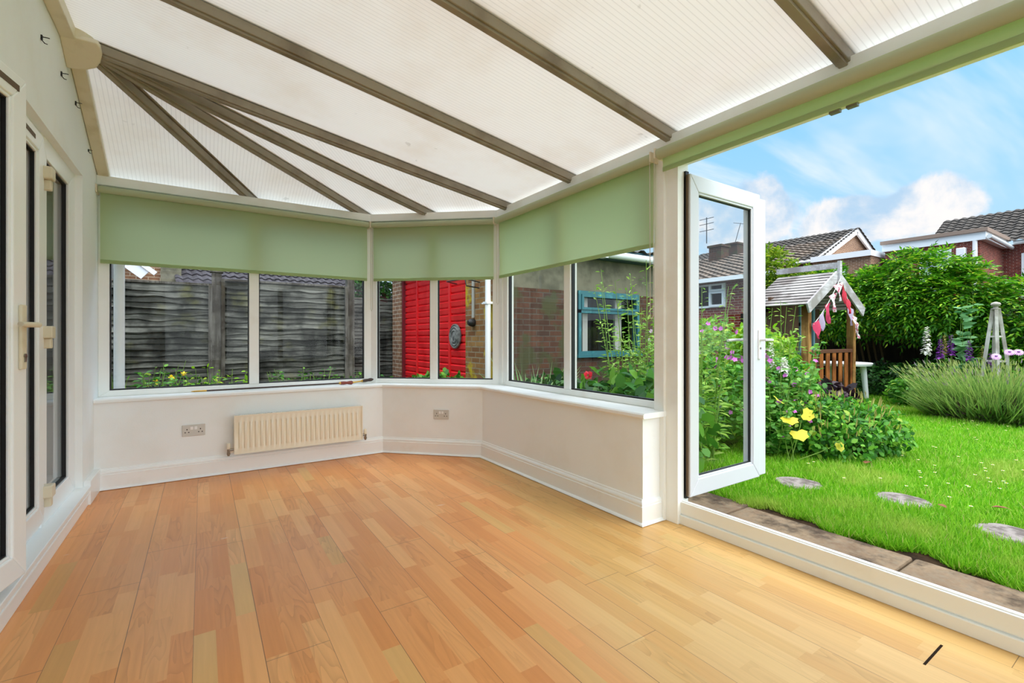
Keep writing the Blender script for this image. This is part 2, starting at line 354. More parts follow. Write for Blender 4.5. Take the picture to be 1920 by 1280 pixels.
class MB:
    def __init__(s): s.v = []; s.f = []; s.uv = None
    def add(s, vs, fs):
        n = len(s.v); s.v.extend([tuple(p) for p in vs]); s.f.extend([tuple(i + n for i in f) for f in fs]); return s
    def box(s, x0, x1, y0, y1, z0, z1):
        return s.add([(x0, y0, z0), (x1, y0, z0), (x1, y1, z0), (x0, y1, z0), (x0, y0, z1), (x1, y0, z1), (x1, y1, z1), (x0, y1, z1)],
                     [(0, 3, 2, 1), (4, 5, 6, 7), (0, 1, 5, 4), (1, 2, 6, 5), (2, 3, 7, 6), (3, 0, 4, 7)])
    def obb(s, o, a, b, c, r0, r1):          # box in the frame (o; a, b, c) from r0 to r1
        o, a, b, c = map(Vector, (o, a, b, c)); P = []
        for k in (0, 1):
            for (i, j) in ((0, 0), (1, 0), (1, 1), (0, 1)):
                P.append(o + a * (r1[0] if i else r0[0]) + b * (r1[1] if j else r0[1]) + c * (r1[2] if k else r0[2]))
        fl = [(0, 3, 2, 1), (4, 5, 6, 7), (0, 1, 5, 4), (1, 2, 6, 5), (2, 3, 7, 6), (3, 0, 4, 7)]
        if a.cross(b).dot(c) < 0: fl = [f[::-1] for f in fl]
        return s.add(P, fl)
    def bar(s, p0, p1, wd, ht, up=(0, 0, 1)):
        p0, p1 = Vector(p0), Vector(p1); a = p1 - p0; L = a.length; a.normalize()
        b = Vector(up).cross(a)
        if b.length < 1e-4: b = Vector((1, 0, 0)).cross(a)
        b.normalize(); c = a.cross(b)
        return s.obb(p0, a, b, c, (0, -wd / 2, -ht / 2), (L, wd / 2, ht / 2))
    def prism(s, poly, z0, z1):              # poly: CCW xy list
        n = len(poly)
        return s.add([(x, y, z0) for x, y in poly] + [(x, y, z1) for x, y in poly],
                     [tuple(range(n))[::-1], tuple(range(n, 2 * n))] + [(i, (i + 1) % n, n + (i + 1) % n, n + i) for i in range(n)])
    def tube(s, pts, r, n=8, cap=True):
        pts = [Vector(p) for p in pts]; rs = r if isinstance(r, (list, tuple)) else [r] * len(pts); V = []; F = []
        ref = None
        for i, p in enumerate(pts):
            d = (pts[min(i + 1, len(pts) - 1)] - pts[max(i - 1, 0)]).normalized()
            if ref is None: ref = Vector((0, 0, 1)) if abs(d.z) < .9 else Vector((1, 0, 0))
            a = d.cross(ref).normalized(); b = a.cross(d); ref = b
            for k in range(n):
                t = 2 * math.pi * k / n; V.append(p + (a * math.cos(t) + b * math.sin(t)) * rs[i])
        for i in range(len(pts) - 1):
            for k in range(n): F.append((i * n + k, (i + 1) * n + k, (i + 1) * n + (k + 1) % n, i * n + (k + 1) % n))
        if cap: F.append(tuple(range(n))); F.append(tuple((len(pts) - 1) * n + k for k in range(n))[::-1])
        return s.add(V, F)
    def lathe(s, c, axis, prof, n=16):       # prof: (distance along axis, radius)
        c = Vector(c); a = Vector(axis).normalized(); ref = Vector((0, 0, 1)) if abs(a.z) < .9 else Vector((1, 0, 0))
        e1 = a.cross(ref).normalized(); e2 = a.cross(e1); V = []; F = []
        for (h, r) in prof:
            for k in range(n):
                t = 2 * math.pi * k / n; V.append(c + a * h + (e1 * math.cos(t) + e2 * math.sin(t)) * max(r, 1e-4))
        m = len(prof)
        for i in range(m - 1):
            for k in range(n): F.append((i * n + k, i * n + (k + 1) % n, (i + 1) * n + (k + 1) % n, (i + 1) * n + k))
        F.append(tuple(range(n))[::-1]); F.append(tuple((m - 1) * n + k for k in range(n)))
        return s.add(V, F)
    def extrude_profile(s, path, prof, closed=False):
        """prof: (offset to the left of travel, z) swept along a xy path with mitred corners"""
        path = [Vector((p[0], p[1])) for p in path]; n = len(path); m = len(prof); V = []; F = []
        for i, p in enumerate(path):
            d0 = (path[i] - path[i - 1]).normalized() if i else None
            d1 = (path[i + 1] - path[i]).normalized() if i < n - 1 else None
            if d0 is None: nrm = Vector((-d1.y, d1.x))
            elif d1 is None: nrm = Vector((-d0.y, d0.x))
            else:
                n0 = Vector((-d0.y, d0.x)); n1 = Vector((-d1.y, d1.x)); nrm = (n0 + n1).normalized(); nrm = nrm / max(.3, nrm.dot(n0))
            for (o, z) in prof: V.append((p.x + nrm.x * o, p.y + nrm.y * o, z))
        for i in range(n - 1):
            for k in range(m): F.append((i * m + k, (i + 1) * m + k, (i + 1) * m + (k + 1) % m, i * m + (k + 1) % m))
        F.append(tuple(range(m))[::-1]); F.append(tuple((n - 1) * m + k for k in range(m)))
        return s.add(V, F)
    def build(s, name, m, parent=None, loc=None, bevel=0, smooth=False, local=False, kind=None, fix=True):
        me = bpy.data.meshes.new(name)
        off = Vector((0, 0, 0))
        if parent is not None and not local: off = wloc(parent)
        elif parent is None and loc is not None and not local: off = Vector(loc)
        me.from_pydata([(x - off.x, y - off.y, z - off.z) for x, y, z in s.v], [], s.f)
        if s.uv is not None:
            ul = me.uv_layers.new(name='UVMap')
            for lp in me.loops: ul.data[lp.index].uv = s.uv[lp.vertex_index]
        if fix:
            import bmesh
            bm = bmesh.new(); bm.from_mesh(me); bmesh.ops.recalc_face_normals(bm, faces=bm.faces); bm.to_mesh(me); bm.free()
        me.materials.append(m)
        if smooth:
            me.polygons.foreach_set('use_smooth', [True] * len(me.polygons))
            try: me.set_sharp_from_angle(angle=math.radians(40))
            except Exception: pass
        o = bpy.data.objects.new(name, me); COL.objects.link(o)
        if parent is not None: o.parent = parent
        elif loc is not None: o.location = loc
        if bevel:
            b = o.modifiers.new('bevel', 'BEVEL'); b.width = bevel; b.segments = 2; b.limit_method = 'ANGLE'; b.angle_limit = math.radians(40)
        if kind: o['kind'] = kind
        return o


def tag(o, label=None, cat=None, group=None, kind=None):
    if label: o['label'] = label
    if cat: o['category'] = cat
    if group: o['group'] = group
    if kind: o['kind'] = kind
    return o
def thing(name, label, cat, loc=(0, 0, 0), group=None, kind=None, rz=0):
    o = bpy.data.objects.new(name, None); COL.objects.link(o); o.empty_display_size = .05
    o.location = loc; o.rotation_euler = (0, 0, rz)
    return tag(o, label, cat, group, kind)
def struct(name, label=None, loc=(0, 0, 0), cat=None): return thing(name, label, cat, loc, kind='structure')
def dup(root, loc, rz=None, label=None):
    r = root.copy(); COL.objects.link(r); r.location = loc
    if rz is not None: r.rotation_euler = (0, 0, rz)
    if label: r['label'] = label
    for ch in list(root.children):
        c = ch.copy(); COL.objects.link(c); c.parent = r
        for g in ch.children:
            d = g.copy(); COL.objects.link(d); d.parent = c
    return r


def npmesh(name, V, F, m, parent=None, loc=(0, 0, 0), kind=None, smooth=False):
    """V (n,3) local coordinates, F (k,c) equal-size faces"""
    me = bpy.data.meshes.new(name); n, (k, c) = len(V), F.shape
    me.vertices.add(n); me.vertices.foreach_set('co', np.asarray(V, np.float32).ravel())
    me.loops.add(k * c); me.loops.foreach_set('vertex_index', F.astype(np.int32).ravel())
    me.polygons.add(k); me.polygons.foreach_set('loop_start', np.arange(0, k * c, c, dtype=np.int32))
    me.update(calc_edges=True); me.materials.append(m)
    if smooth: me.polygons.foreach_set('use_smooth', np.ones(k, bool))
    o = bpy.data.objects.new(name, me); COL.objects.link(o)
    if parent is not None: o.parent = parent
    else: o.location = loc
    if kind: o['kind'] = kind
    return o


R = np.random.default_rng(7)
def nrm(a): return a / np.maximum(np.linalg.norm(a, axis=-1, keepdims=True), 1e-9)
def leaves(P, D, N, L, Wd, shape='oval'):
    """P base points, D axis, N face normal, L length, Wd width -> (V, F)"""
    n = len(P); D = nrm(D); S = nrm(np.cross(D, N)); N = np.cross(S, D); L = np.broadcast_to(L, n)[:, None]; Wd = np.broadcast_to(Wd, n)[:, None]
    if shape == 'oval': prof = [(0, 0, 0), (.3, .42, .05), (.68, .38, .03), (1, 0, -.12), (.68, -.38, .03), (.3, -.42, .05)]
    elif shape == 'lance': prof = [(0, 0, 0), (.4, .5, .04), (1, 0, -.1), (.4, -.5, .04)]
    elif shape == 'lobed': prof = [(0, 0, 0), (-.12, .32, .05), (.16, .56, .07), (.40, .46, .03), (.66, .48, 0), (.82, .24, .02), (1, 0, -.08), (.82, -.24, .02), (.66, -.48, 0), (.40, -.46, .03), (.16, -.56, .07), (-.12, -.32, .05)]
    else: prof = [(0, .5, 0), (0, -.5, 0), (1, 0, 0)]
    V = np.stack([P + D * L * a + S * Wd * b + N * L * c for a, b, c in prof], 1)
    k = len(prof); F = np.arange(n * k).reshape(n, k)
    return V.reshape(-1, 3), F
def merge(parts):
    Vs = []; Fs = []; o = 0
    for V, F in parts: Vs.append(V); Fs.append(F + o); o += len(V)
    return np.concatenate(Vs), np.concatenate(Fs)
def sphere_pts(n, fill=.55):
    d = nrm(R.normal(size=(n, 3))); r = (fill ** 3 + (1 - fill ** 3) * R.random(n)) ** (1 / 3)
    return d, d * r[:, None]
def bush(c, rad, n, L, Wd, shape='oval', droop=.3, fill=.6, jitter=.8, flat=True):
    d, p = sphere_pts(n, fill); rad = np.array(rad)
    lump = 1 + .16 * np.sin(d[:, :1] * 7 + c[0] * 3) * np.cos(d[:, 1:2] * 6 + d[:, 2:] * 5)
    P = np.array(c) + p * rad * lump
    if flat: P[:, 2] = np.maximum(P[:, 2], .02)
    N = nrm(d + np.array([0, 0, .6]) + R.normal(size=(n, 3)) * .5)
    D = nrm(d * .6 + R.normal(size=(n, 3)) * jitter - np.array([0, 0, droop]))
    return leaves(P, D, N, L * R.uniform(.6, 1.2, n), Wd * R.uniform(.7, 1.2, n), shape)


# ================================================================== THE ROOM
def ring(mb, o, a, n, outer, inner, d0, d1):
    """mitred frame: outer/inner = (u0, z0, u1, z1) in the plane (a, z) at o; depth along n from d0 to d1"""
    o, a, n = Vector(o), Vector(a), Vector(n); z = Vector((0, 0, 1))
    U0, Z0, U1, Z1 = outer; u0, z0, u1, z1 = inner
    quads = [((U0, Z0), (U1, Z0), (u1, z0), (u0, z0)), ((U1, Z0), (U1, Z1), (u1, z1), (u1, z0)),
             ((U1, Z1), (U0, Z1), (u0, z1), (u1, z1)), ((U0, Z1), (U0, Z0), (u0, z0), (u0, z1))]
    for q in quads:
        P = [o + a * u + z * h + n * d0 for u, h in q] + [o + a * u + z * h + n * d1 for u, h in q]
        mb.add(P, [(0, 1, 2, 3), (7, 6, 5, 4)] + [(i, i + 4, (i + 1) % 4 + 4, (i + 1) % 4) for i in range(4)])
    return mb
def pane(o, a, n, r, d, th=.004):
    u0, z0, u1, z1 = r
    return MB().obb(o, a, (0, 0, 1), n, (u0, z0, d - th / 2), (u1, z1, d + th / 2))
def sheet(o, a, n, r, d):
    o, a, n = Vector(o), Vector(a), Vector(n); u0, z0, u1, z1 = r; z = Vector((0, 0, 1))
    return MB().add([o + a * u + z * h + n * d for u, h in ((u0, z0), (u1, z0), (u1, z1), (u0, z1))], [(0, 1, 2, 3)])

XW, YL, XR = -.62, 4.27, 2.07                        # house wall face, left dwarf wall face, right dwarf wall face
INB, INC = (1.39, 4.27), (2.07, 3.60)                # inner corners of the dwarf wall
PB, PC = (1.326, 4.42), (2.26, 3.616)                # corners of the window plane
NEAR = -1.35
fl = [(XW - .04, NEAR), (2.33, NEAR), (2.33, 1.80), (XR + .1, 1.8), (XR + .1, 3.6), (1.45, 4.4), (XW - .04, 4.4)]
MB().prism(fl, -.06, 0.0).build('floor', LAMINATE, kind='structure')
MB().box(1.938, 2.112, .521, .528, -.002, .0008).build('board_gap', mat('dark_board_gap', lin(40, 28, 18), .9, .1), bpy.data.objects['floor'])

# --- house wall (two storeys high outside)
w1 = MB()
OY0, OY1, OZ0, OZ1 = 1.72, 3.905, .10, 2.06
w1.box(XW - .28, XW, NEAR - .2, OY0, -.25, 5.6); w1.box(XW - .28, XW, OY1, 4.78, -.25, 5.6)
w1.box(XW - .28, XW, OY0, OY1, OZ1, 5.6); w1.box(XW - .28, XW, OY0, OY1, -.25, OZ0)
w1.build('wall_left', PAINT, kind='structure')
# the dim room of the house behind the glazed doors
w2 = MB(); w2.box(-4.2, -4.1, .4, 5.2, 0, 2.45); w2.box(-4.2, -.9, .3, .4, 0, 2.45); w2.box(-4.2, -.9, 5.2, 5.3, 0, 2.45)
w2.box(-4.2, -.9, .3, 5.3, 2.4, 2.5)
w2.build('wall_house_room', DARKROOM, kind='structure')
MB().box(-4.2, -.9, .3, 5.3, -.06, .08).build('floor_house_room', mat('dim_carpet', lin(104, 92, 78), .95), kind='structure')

# --- dwarf walls
MB().prism([(XW, YL), INB, (1.36, 4.5), (XW, 4.5)], -.25, .60).build('wall_back', PAINT, kind='structure')
MB().prism([INB, INC, (2.33, 3.63), (1.36, 4.5)], -.25, .60).build('wall_corner', PAINT, kind='structure')
MB().prism([INC, (XR, 1.80), (2.33, 1.80), (2.33, 3.63)], -.25, .60).build('wall_right', PAINT, kind='structure')
MB().box(XR + .001, 2.27, 1.794, 1.7995, .14, .60).build('trim_1', GLOSSW, kind='structure')        # white board on the wall end
# --- unseen end behind the camera, opened nearly full height to bring in light
w3 = MB(); w3.box(XW - .28, 2.33, NEAR - .15, NEAR, -.25, .1); w3.box(XW, 2.33, NEAR - .15, NEAR, 2.2, 2.24); w3.box(2.2, 2.33, NEAR, .02, -.25, .6)
w3.build('wall_near', PAINT, kind='structure')

# --- window board (sill), one continuous moulded board
sill = MB(); NS = .03
def nose(k): return [(0.0, .600), (-NS + .006, .600), (-NS, .606), (-NS, .624), (-NS + .006, .630), (.22, .630), (.22, .600)]
sp = [(XW + .001, YL), INB, INC, (XR, 1.7625)]
sill.extrude_profile(sp, [(o, z) for o, z in [(-.0, .600), (-NS + .008, .600), (-NS, .607), (-NS, .622), (-NS + .008, .630), (.25, .630), (.25, .600)]])
sill.build('trim_2', GLOSSW, kind='structure', smooth=True)

# --- skirting boards with a moulded top and a quadrant at the floor
SK = [(0, .0035), (-.036, .0035), (-.034, .009), (-.027, .016), (-.022, .018), (-.022, .098), (-.0225, .104), (-.018, .108), (-.021, .116), (-.019, .124), (-.013, .131), (-.008, .134), (-.007, .142), (0, .145)]
def skirt(name, path): MB().extrude_profile(path, SK).build(name, GLOSSW, kind='structure', smooth=True)
skirt('baseboard_back', [(XW + .035, YL), (1.425, YL)])
skirt('baseboard_corner', [(1.40, YL - .003), (INC[0] - .004, INC[1] + .002)])
skirt('baseboard_right', [INC, (XR, 1.80), (2.25, 1.80)])
MB().box(XW, XW + .035, 3.93, YL + .001, 0, .15).build('baseboard_left', GLOSSW, kind='structure', bevel=.003)

# --- windows
def window(name, P0, P1, nin, mull, z0=.63, z1=2.10, e0=.065, e1=.065, parts=True):
    P0, P1 = Vector((P0[0], P0[1], 0)), Vector((P1[0], P1[1], 0)); a = (P1 - P0); L = a.length; a.normalize(); n = Vector((nin[0], nin[1], 0)).normalized()
    root = struct(name, loc=(P0.x, P0.y, z0))
    fr = MB(); ring(fr, P0, a, n, (0, z0, L, z1), (e0, z0 + .042, L - e1, z1 - .05), -.07, 0)
    edges = [e0] + [x for m in mull for x in (m - .036, m + .036)] + [L - e1]
    for m in mull: fr.obb(P0, a, (0, 0, 1), n, (m - .036, z0 + .042, -.07), (m + .036, z1 - .05, -.002))
    fr.build('window_frame', UPVC_DIRTY, root, bevel=.004)
    for i in range(0, len(edges), 2):
        r = (edges[i], z0 + .042, edges[i + 1], z1 - .05)
        g = MB(); ring(g, P0, a, n, (r[0] - .001, r[1] - .001, r[2] + .001, r[3] + .001), (r[0] + .007, r[1] + .009, r[2] - .007, r[3] - .009), -.045, -.016)
        g.build('glazing_gasket', GASK, root)
        sheet(P0, a, n, r, -.03).build('window_pane', GLASS, root, fix=False)
    return root
window('window_1', (XW, 4.42), PB, (0, -1), [.98], e0=.062, e1=.058)
mid = Vector((PC[0] - PB[0], PC[1] - PB[1])); midn = (-.652, -.758)
window('window_2', PB, PC, midn, [.612], e0=.06, e1=.055)
window('window_3', PC, (2.26, 1.80), (-1, 0), [.937], e0=.125, e1=.065)
window('window_4', (2.26, .02), (2.26, NEAR), (-1, 0), [.68])
window('window_light_end', (2.26, NEAR - .03), (XW, NEAR - .03), (0, 1), [.96, 1.92], z0=.10)  # unseen glazing, lowered to the floor so more light reaches the walls
# corner posts and the post between window and doorway
MB().prism([(1.286, 4.416), (1.326, 4.408), (1.366, 4.372), (1.40, 4.45), (1.33, 4.52), (1.29, 4.52)], .63, 2.1).build('trim_3', UPVC_DIRTY, kind='structure')
MB().prism([(2.205, 3.65), (2.246, 3.612), (2.248, 3.56), (2.33, 3.56), (2.34, 3.66), (2.26, 3.73)], .63, 2.1).build('trim_4', UPVC_DIRTY, kind='structure')
tp = MB(); tp.box(2.215, 2.33, 1.765, 1.835, .0, 2.12); tp.box(2.235, 2.33, 1.685, 1.766, .0, 2.12)
tp.build('trim_5', UPVC_DIRTY, kind='structure', bevel=.003)

# --- garden doorway: threshold, head, far jamb
DY0, DY1 = .04, 1.686
th = MB(); th.box(2.252, 2.30, DY0 - .06, DY1, 0, .052); th.box(2.262, 2.30, DY0 - .06, DY1, .058, .124); th.box(2.268, 2.30, DY0 - .06, DY1, .05, .06); th.box(2.270, 2.292, DY0 - .06, DY1, .12, .130)
th.build('trim_6', UPVC_DIRTY, kind='structure', bevel=.003)
hd = MB(); hd.box(2.235, 2.33, DY0 - .06, DY1, 2.045, 2.12); hd.box(2.235, 2.33, DY0 - .08, DY0, .0, 2.12)
hd.build('trim_7', UPVC_DIRTY, kind='structure', bevel=.003)
jb = MB(); jb.box(2.29, 2.318, 1.672, 1.686, .14, 2.0)
jb.build('trim_8', GASK, kind='structure')
kp = MB(); kp.box(2.29, 2.315, .84, .88, 2.030, 2.046); kp.box(2.29, 2.315, .905, .945, 2.030, 2.046)
kp.build('trim_9', mat('grey_keep', lin(120, 120, 122), .4), kind='structure')

# --- eaves beams
EV = [(0, 2.135), (-.045, 2.140), (-.048, 2.205), (.09, 2.205), (.09, 2.10), (.05, 2.10)]
MB().extrude_profile([(XW, 4.42), PB, PC, (2.26, NEAR)], EV).build('trim_10', UPVC_DIRTY, kind='structure', bevel=.002)

# --- roof: ribbed translucent panels on radiating glazing bars
ceil = struct('ceiling', loc=(0, 0, 2.2))
ZE, ZT, XE = 2.222, 2.70, 2.32
AP = Vector((XW, 3.42, ZT))
def front_z(x): return ZE + (XE - x) / (XE - XW) * (ZT - ZE)
RY = [3.45, 2.595, 1.735, .86, -.01, -.88, -1.5]
def panel(pts, uvs):
    b = MB(); b.add(pts, [tuple(range(len(pts)))]); b.uv = uvs; b.build('roof_panel', POLY, ceil, fix=False)
for y0, y1 in zip(RY[:-1], RY[1:]):
    panel([(XW, y1, ZT), (XE + .2, y1, front_z(XE + .2)), (XE + .2, y0, front_z(XE + .2)), (XW, y0, ZT)], [(y1, 0), (y1, 3), (y0, 3), (y0, 0)])
A_, M1, B_, M2, C_ = [Vector(p) for p in ((XW, 4.50, ZE), (.37, 4.50, ZE), (1.36, 4.50, ZE), (1.84, 4.08, ZE), (XE, 3.66, ZE))]
e2 = (C_ - B_).normalized()
for p, q, ax in ((A_, M1, Vector((1, 0, 0))), (M1, B_, Vector((1, 0, 0))), (B_, M2, e2), (M2, C_, e2)):
    up = Vector((0, 0, 1)).cross(ax)
    ol = (p - q).cross(Vector((0, 0, 1))).normalized() * -.15
    panel([p, q, AP], [(v.dot(ax), v.dot(up)) for v in (p, q, AP)])
panel([C_, Vector((XE, 3.45, front_z(XE))), AP], [(0, 0), (.2, 0), (.1, 3)])
def rafter(p0, p1, wd=.054):
    b = MB(); p0, p1 = Vector(p0), Vector(p1); dn = Vector((0, 0, -.030)); b.bar(p0 + dn, p1 + dn, wd, .05); b.bar(p0 + dn * 1.9, p1 + dn * 1.9, wd * .62, .022)
    b.bar(p0 + Vector((0, 0, .012)), p1 + Vector((0, 0, .012)), wd * 1.25, .012)
    b.build('rafter', RAFT, ceil, bevel=.004)
for y in RY[1:-1]: rafter((XW, y, ZT), (XE, y, front_z(XE)))
hub = Vector((XW + .06, 3.42, ZT - .012))
for e in (M1, B_, M2): rafter(hub, e)
rafter(hub, (XE, 3.45, front_z(XE)))
wp = MB(); wp.box(XW, XW + .062, NEAR, 3.36, ZT - .075, ZT + .02); wp.build('wall_plate', CREAM, ceil, bevel=.006)
wq = MB(); wq.bar(AP + Vector((.035, .05, -.045)), A_ + Vector((.035, -.06, -.025)), .066, .05); wq.build('wall_bar', CREAM, ceil, bevel=.006)
dd = [(0, 0), (.150, 0), (.160, .02), (.162, .06), (.150, .10), (.125, .135), (.085, .155), (.04, .165), (0, .168)]
bc = MB(); bo = Vector((XW, 3.352, ZT - .022)); bw = Vector((0, .86, -.51)); bt_ = Vector((0, -.51, -.86)); nd = len(dd)
bc.add([bo + Vector((u, 0, 0)) + bw * v * 1.15 + bt_ * k for k in (.02, .055) for u, v in dd], [tuple(range(nd)), tuple(range(nd, 2 * nd))[::-1]] + [(q, (q + 1) % nd, nd + (q + 1) % nd, nd + q) for q in range(nd)])
bc.build('boss_cover', CREAM, ceil, bevel=.006)
MB().lathe((XW + .05, 3.42, ZT - .062), (0, 0, 1), [(0, .09), (.06, .09)], 20).build('ridge_boss', CREAM, ceil)

# --- wire clips left on the house wall
for i, (y, z, lb) in enumerate([(3.0, 2.44, 'bent black wire clip on the white wall above the open door, farthest from the boss'), (3.366, 2.445, 'bent black wire clip on the white house wall just under the roof boss'),
                                (3.70, 2.43, 'bent black wire clip on the white wall halfway down the sloping cream bar'), (4.07, 2.276, 'small black wire clip on the white house wall near the blind end')]):
    b = MB(); s = .7 if i == 3 else 1
    b.tube([(XW - .002, y, z), (XW + .02 * s, y + .004, z + .004), (XW + .03 * s, y - .004, z)], .0022, 6)
    b.tube([(XW + .004, y, z), (XW + .006, y - .012 * s, z - .02 * s), (XW + .014 * s, y - .004, z - .028 * s), (XW + .02 * s, y + .008, z - .024 * s)], .0022, 6)
    b.box(XW - .001, XW + .006, y - .006 * s, y + .005 * s, z - .014 * s, z + .008 * s)
    tag(b.build('wire_clip', BLACKM, loc=(XW, y, z)), lb, 'clip', 'wire clips on the house wall')

# --- roller blinds
def blind(lb, P0, P1, nin, ztop, zbot, off, chain_at=None, proll=.024, brackets=(0, 1)):
    P0, P1 = Vector((P0[0], P0[1], 0)), Vector((P1[0], P1[1], 0)); a = P1 - P0; L = a.length; a.normalize(); n = Vector((nin[0], nin[1], 0)).normalized()
    o = P0 + n * off; z = Vector((0, 0, 1))
    rt = thing('roller_blind', lb, 'blind', (o.x, o.y, ztop), 'green roller blinds')
    r = MB(); r.tube([o + z * ztop, o + a * L + z * ztop], proll, 20); r.build('roller', ROLL, rt, smooth=True)
    f = MB(); nx = 40; nz = 8; fo = n * (-proll + .003); V = []
    for j in range(nz + 1):
        for i in range(nx + 1):
            u = i / nx; v = j / nz; h = ztop + (zbot - ztop) * v
            wv = .0035 * math.sin(u * 9 + 1.3 * P0.y) * v + .002 * math.sin(v * 7 + u * 4)
            V.append(o + a * (L * (.004 + .992 * u)) + fo + n * wv + z * h)
    f.add(V, [(j * (nx + 1) + i, j * (nx + 1) + i + 1, (j + 1) * (nx + 1) + i + 1, (j + 1) * (nx + 1) + i) for j in range(nz) for i in range(nx)])
    f.build('fabric', BLIND, rt, smooth=True, fix=False)
    bb = MB(); bb.obb(o + fo, a, z, n, (.004 * L, zbot - .004, -.004), (.996 * L, zbot + .022, .004)); bb.build('bottom_bar', BLIND, rt, bevel=.002)
    for k in brackets:
        u = -.012 if k == 0 else L + .002
        b = MB(); b.obb(o, a, z, n, (u, ztop - .028, -off + .002), (u + .010, ztop + .03, .03)); b.build('bracket', CREAM, rt, bevel=.003)
    if chain_at is not None:
        u, zc = chain_at; c = MB()
        c.tube([o + a * u + n * .028 + z * ztop, o + a * u + n * .026 + z * (ztop - .3), o + a * u + n * .022 + z * (zc + .02), o + a * (u + .008) + n * .02 + z * zc, o + a * (u + .018) + n * .018 + z * (zc + .02), o + a * (u + .020) + n * .012 + z * ztop], .0022, 6)
        zz = zc
        c.build('pull_chain', CHAIN, rt)
    return rt
blind('green roller blind over the long window above the radiator, half lowered', (XW + .012, 4.42), (1.285, 4.42), (0, -1), 2.098, 1.585, .075, (1.905, 1.30))
blind('green roller blind over the angled corner window facing the red garage door', (PB[0] + .03, PB[1] - .03), (PC[0] - .035, PC[1] + .03), midn, 2.098, 1.585, .06, (1.175, 1.35))
blind('green roller blind over the window beside the open garden door, chain at its end', (2.26, 3.535), (2.26, 1.815), (-1, 0), 2.092, 1.585, .085, (1.725, 1.16), proll=.028)
blind('green roller blind above the open garden doorway, almost fully rolled up', (2.26, 1.735), (2.26, .03), (-1, 0), 2.082, 1.99, .125, proll=.03)

# --- radiator
ra = thing('radiator', 'cream ribbed panel radiator low on the white wall under the long window', 'radiator', (.69, YL, .16))
rx0, rx1, rz0, rz1, ry = .205, 1.18, .16, .455, 4.165
b = MB(); N = 25; pit = (rx1 - rx0 - .05) / N; V = []; F = []
prof = []
for i in range(N):
    x = rx0 + .025 + pit * i
    prof += [(x + pit * .08, .012), (x + pit * .28, 0), (x + pit * .62, 0), (x + pit * .82, .012)]
rows = [(rz0 + .035, 1), (rz0 + .048, 0), (rz1 - .062, 0), (rz1 - .045, 1)]
cols = [rx0 + .008] + [p[0] for p in prof] + [rx1 - .008]; dep = [.012] + [p[1] for p in prof] + [.012]
zs = [rz0 + .004] + [r[0] for r in rows] + [rz1 - .006]; fl_ = [1] + [r[1] for r in rows] + [1]
for j, zz_ in enumerate(zs):
    for i, x in enumerate(cols):
        d = .012 if fl_[j] else dep[i]; d0 = .0 if not fl_[j] else .0
        V.append((x, ry + (.004 if fl_[j] else .004 + (d - .006)), zz_))
nc = len(cols)
F = [(j * nc + i, j * nc + i + 1, (j + 1) * nc + i + 1, (j + 1) * nc + i) for j in range(len(zs) - 1) for i in range(nc - 1)]
b.add(V, F); ring(b, (0, ry, 0), (1, 0, 0), (0, -1, 0), (rx0, rz0, rx1, rz1), (rx0 + .008, rz0 + .004, rx1 - .008, rz1 - .006), -.014, .002)
b.build('front_panel', IVORY, ra, fix=False, smooth=True)
b = MB(); b.box(rx0 + .004, rx1 - .004, ry + .014, ry + .02, rz0 + .004, rz1 - .004); b.box(rx0, rx0 + .006, ry + .012, ry + .07, rz0 + .01, rz1 - .002); b.box(rx1 - .006, rx1, ry + .012, ry + .07, rz0 + .01, rz1 - .002)
b.box(rx0 + .02, rx1 - .02, ry + .062, ry + .07, rz0 + .02, rz1 - .02); b.build('back_panel', IVORY, ra)
b = MB(); n_ = 70
for i in range(n_):
    x = rx0 + .02 + (rx1 - rx0 - .04) * i / n_; b.box(x, x + .004, ry + .02, ry + .064, rz1 - .012, rz1 - .003)
b.build('top_grille', IVORY, ra)
for x in (rx0 + .2, rx1 - .2): MB().box(x, x + .03, ry + .07, YL, .2, .42).build('bracket', CHROME, ra)
for sx_ in (-1, 1):
    xb = rx0 if sx_ < 0 else rx1
    v = MB(); v.tube([(xb, ry + .04, .19), (xb + sx_ * .035, ry + .04, .19)], .009, 10); v.tube([(xb + sx_ * .035, ry + .04, .145), (xb + sx_ * .035, ry + .04, .20)], [.008, .011], 10)
    v.lathe((xb + sx_ * .035, ry + .04, .155), (0, 0, 1), [(0, .013), (.016, .013)], 6)
    vo = v.build('valve', CHROME, ra)
    vc = MB(); vc.lathe((xb + sx_ * .035, ry + .04, .198), (0, 0, 1), [(0, .011), (.004, .013), (.04, .012), (.045, .008)], 12); vc.build('valve_cap', IVORY, vo, smooth=True)

# --- double sockets
def socket(lb, c, a, n):
    c, a, n = Vector(c), Vector(a).normalized(), Vector(n).normalized(); z = Vector((0, 0, 1))
    s = thing('double_socket', lb, 'socket', tuple(c), 'double power sockets')
    MB().obb(c, a, z, n, (-.073, -.043, 0), (.073, .043, .010)).build('faceplate', GREYPL, s, bevel=.004)
    for q in (-.042, .042):
        h = MB(); h.obb(c, a, z, n, (q - .003, .004, .0095), (q + .003, .013, .0105))
        for e in (-.011, .011): h.obb(c, a, z, n, (q + e - .004, -.016, .0095), (q + e + .004, -.010, .0105))
        h.build('socket_outlet', SLOT, s)
    for q in (-.0125, .0125): MB().obb(c, a, z, n, (q - .009, .006, .009), (q + .009, .028, .013)).build('switch', WHITEPL, s, bevel=.0015)
socket('grey double socket on the long wall left of the radiator', (-.052, YL, .358), (1, 0, 0), (0, -1, 0))
am = Vector((INC[0] - INB[0], INC[1] - INB[1], 0)).normalized()
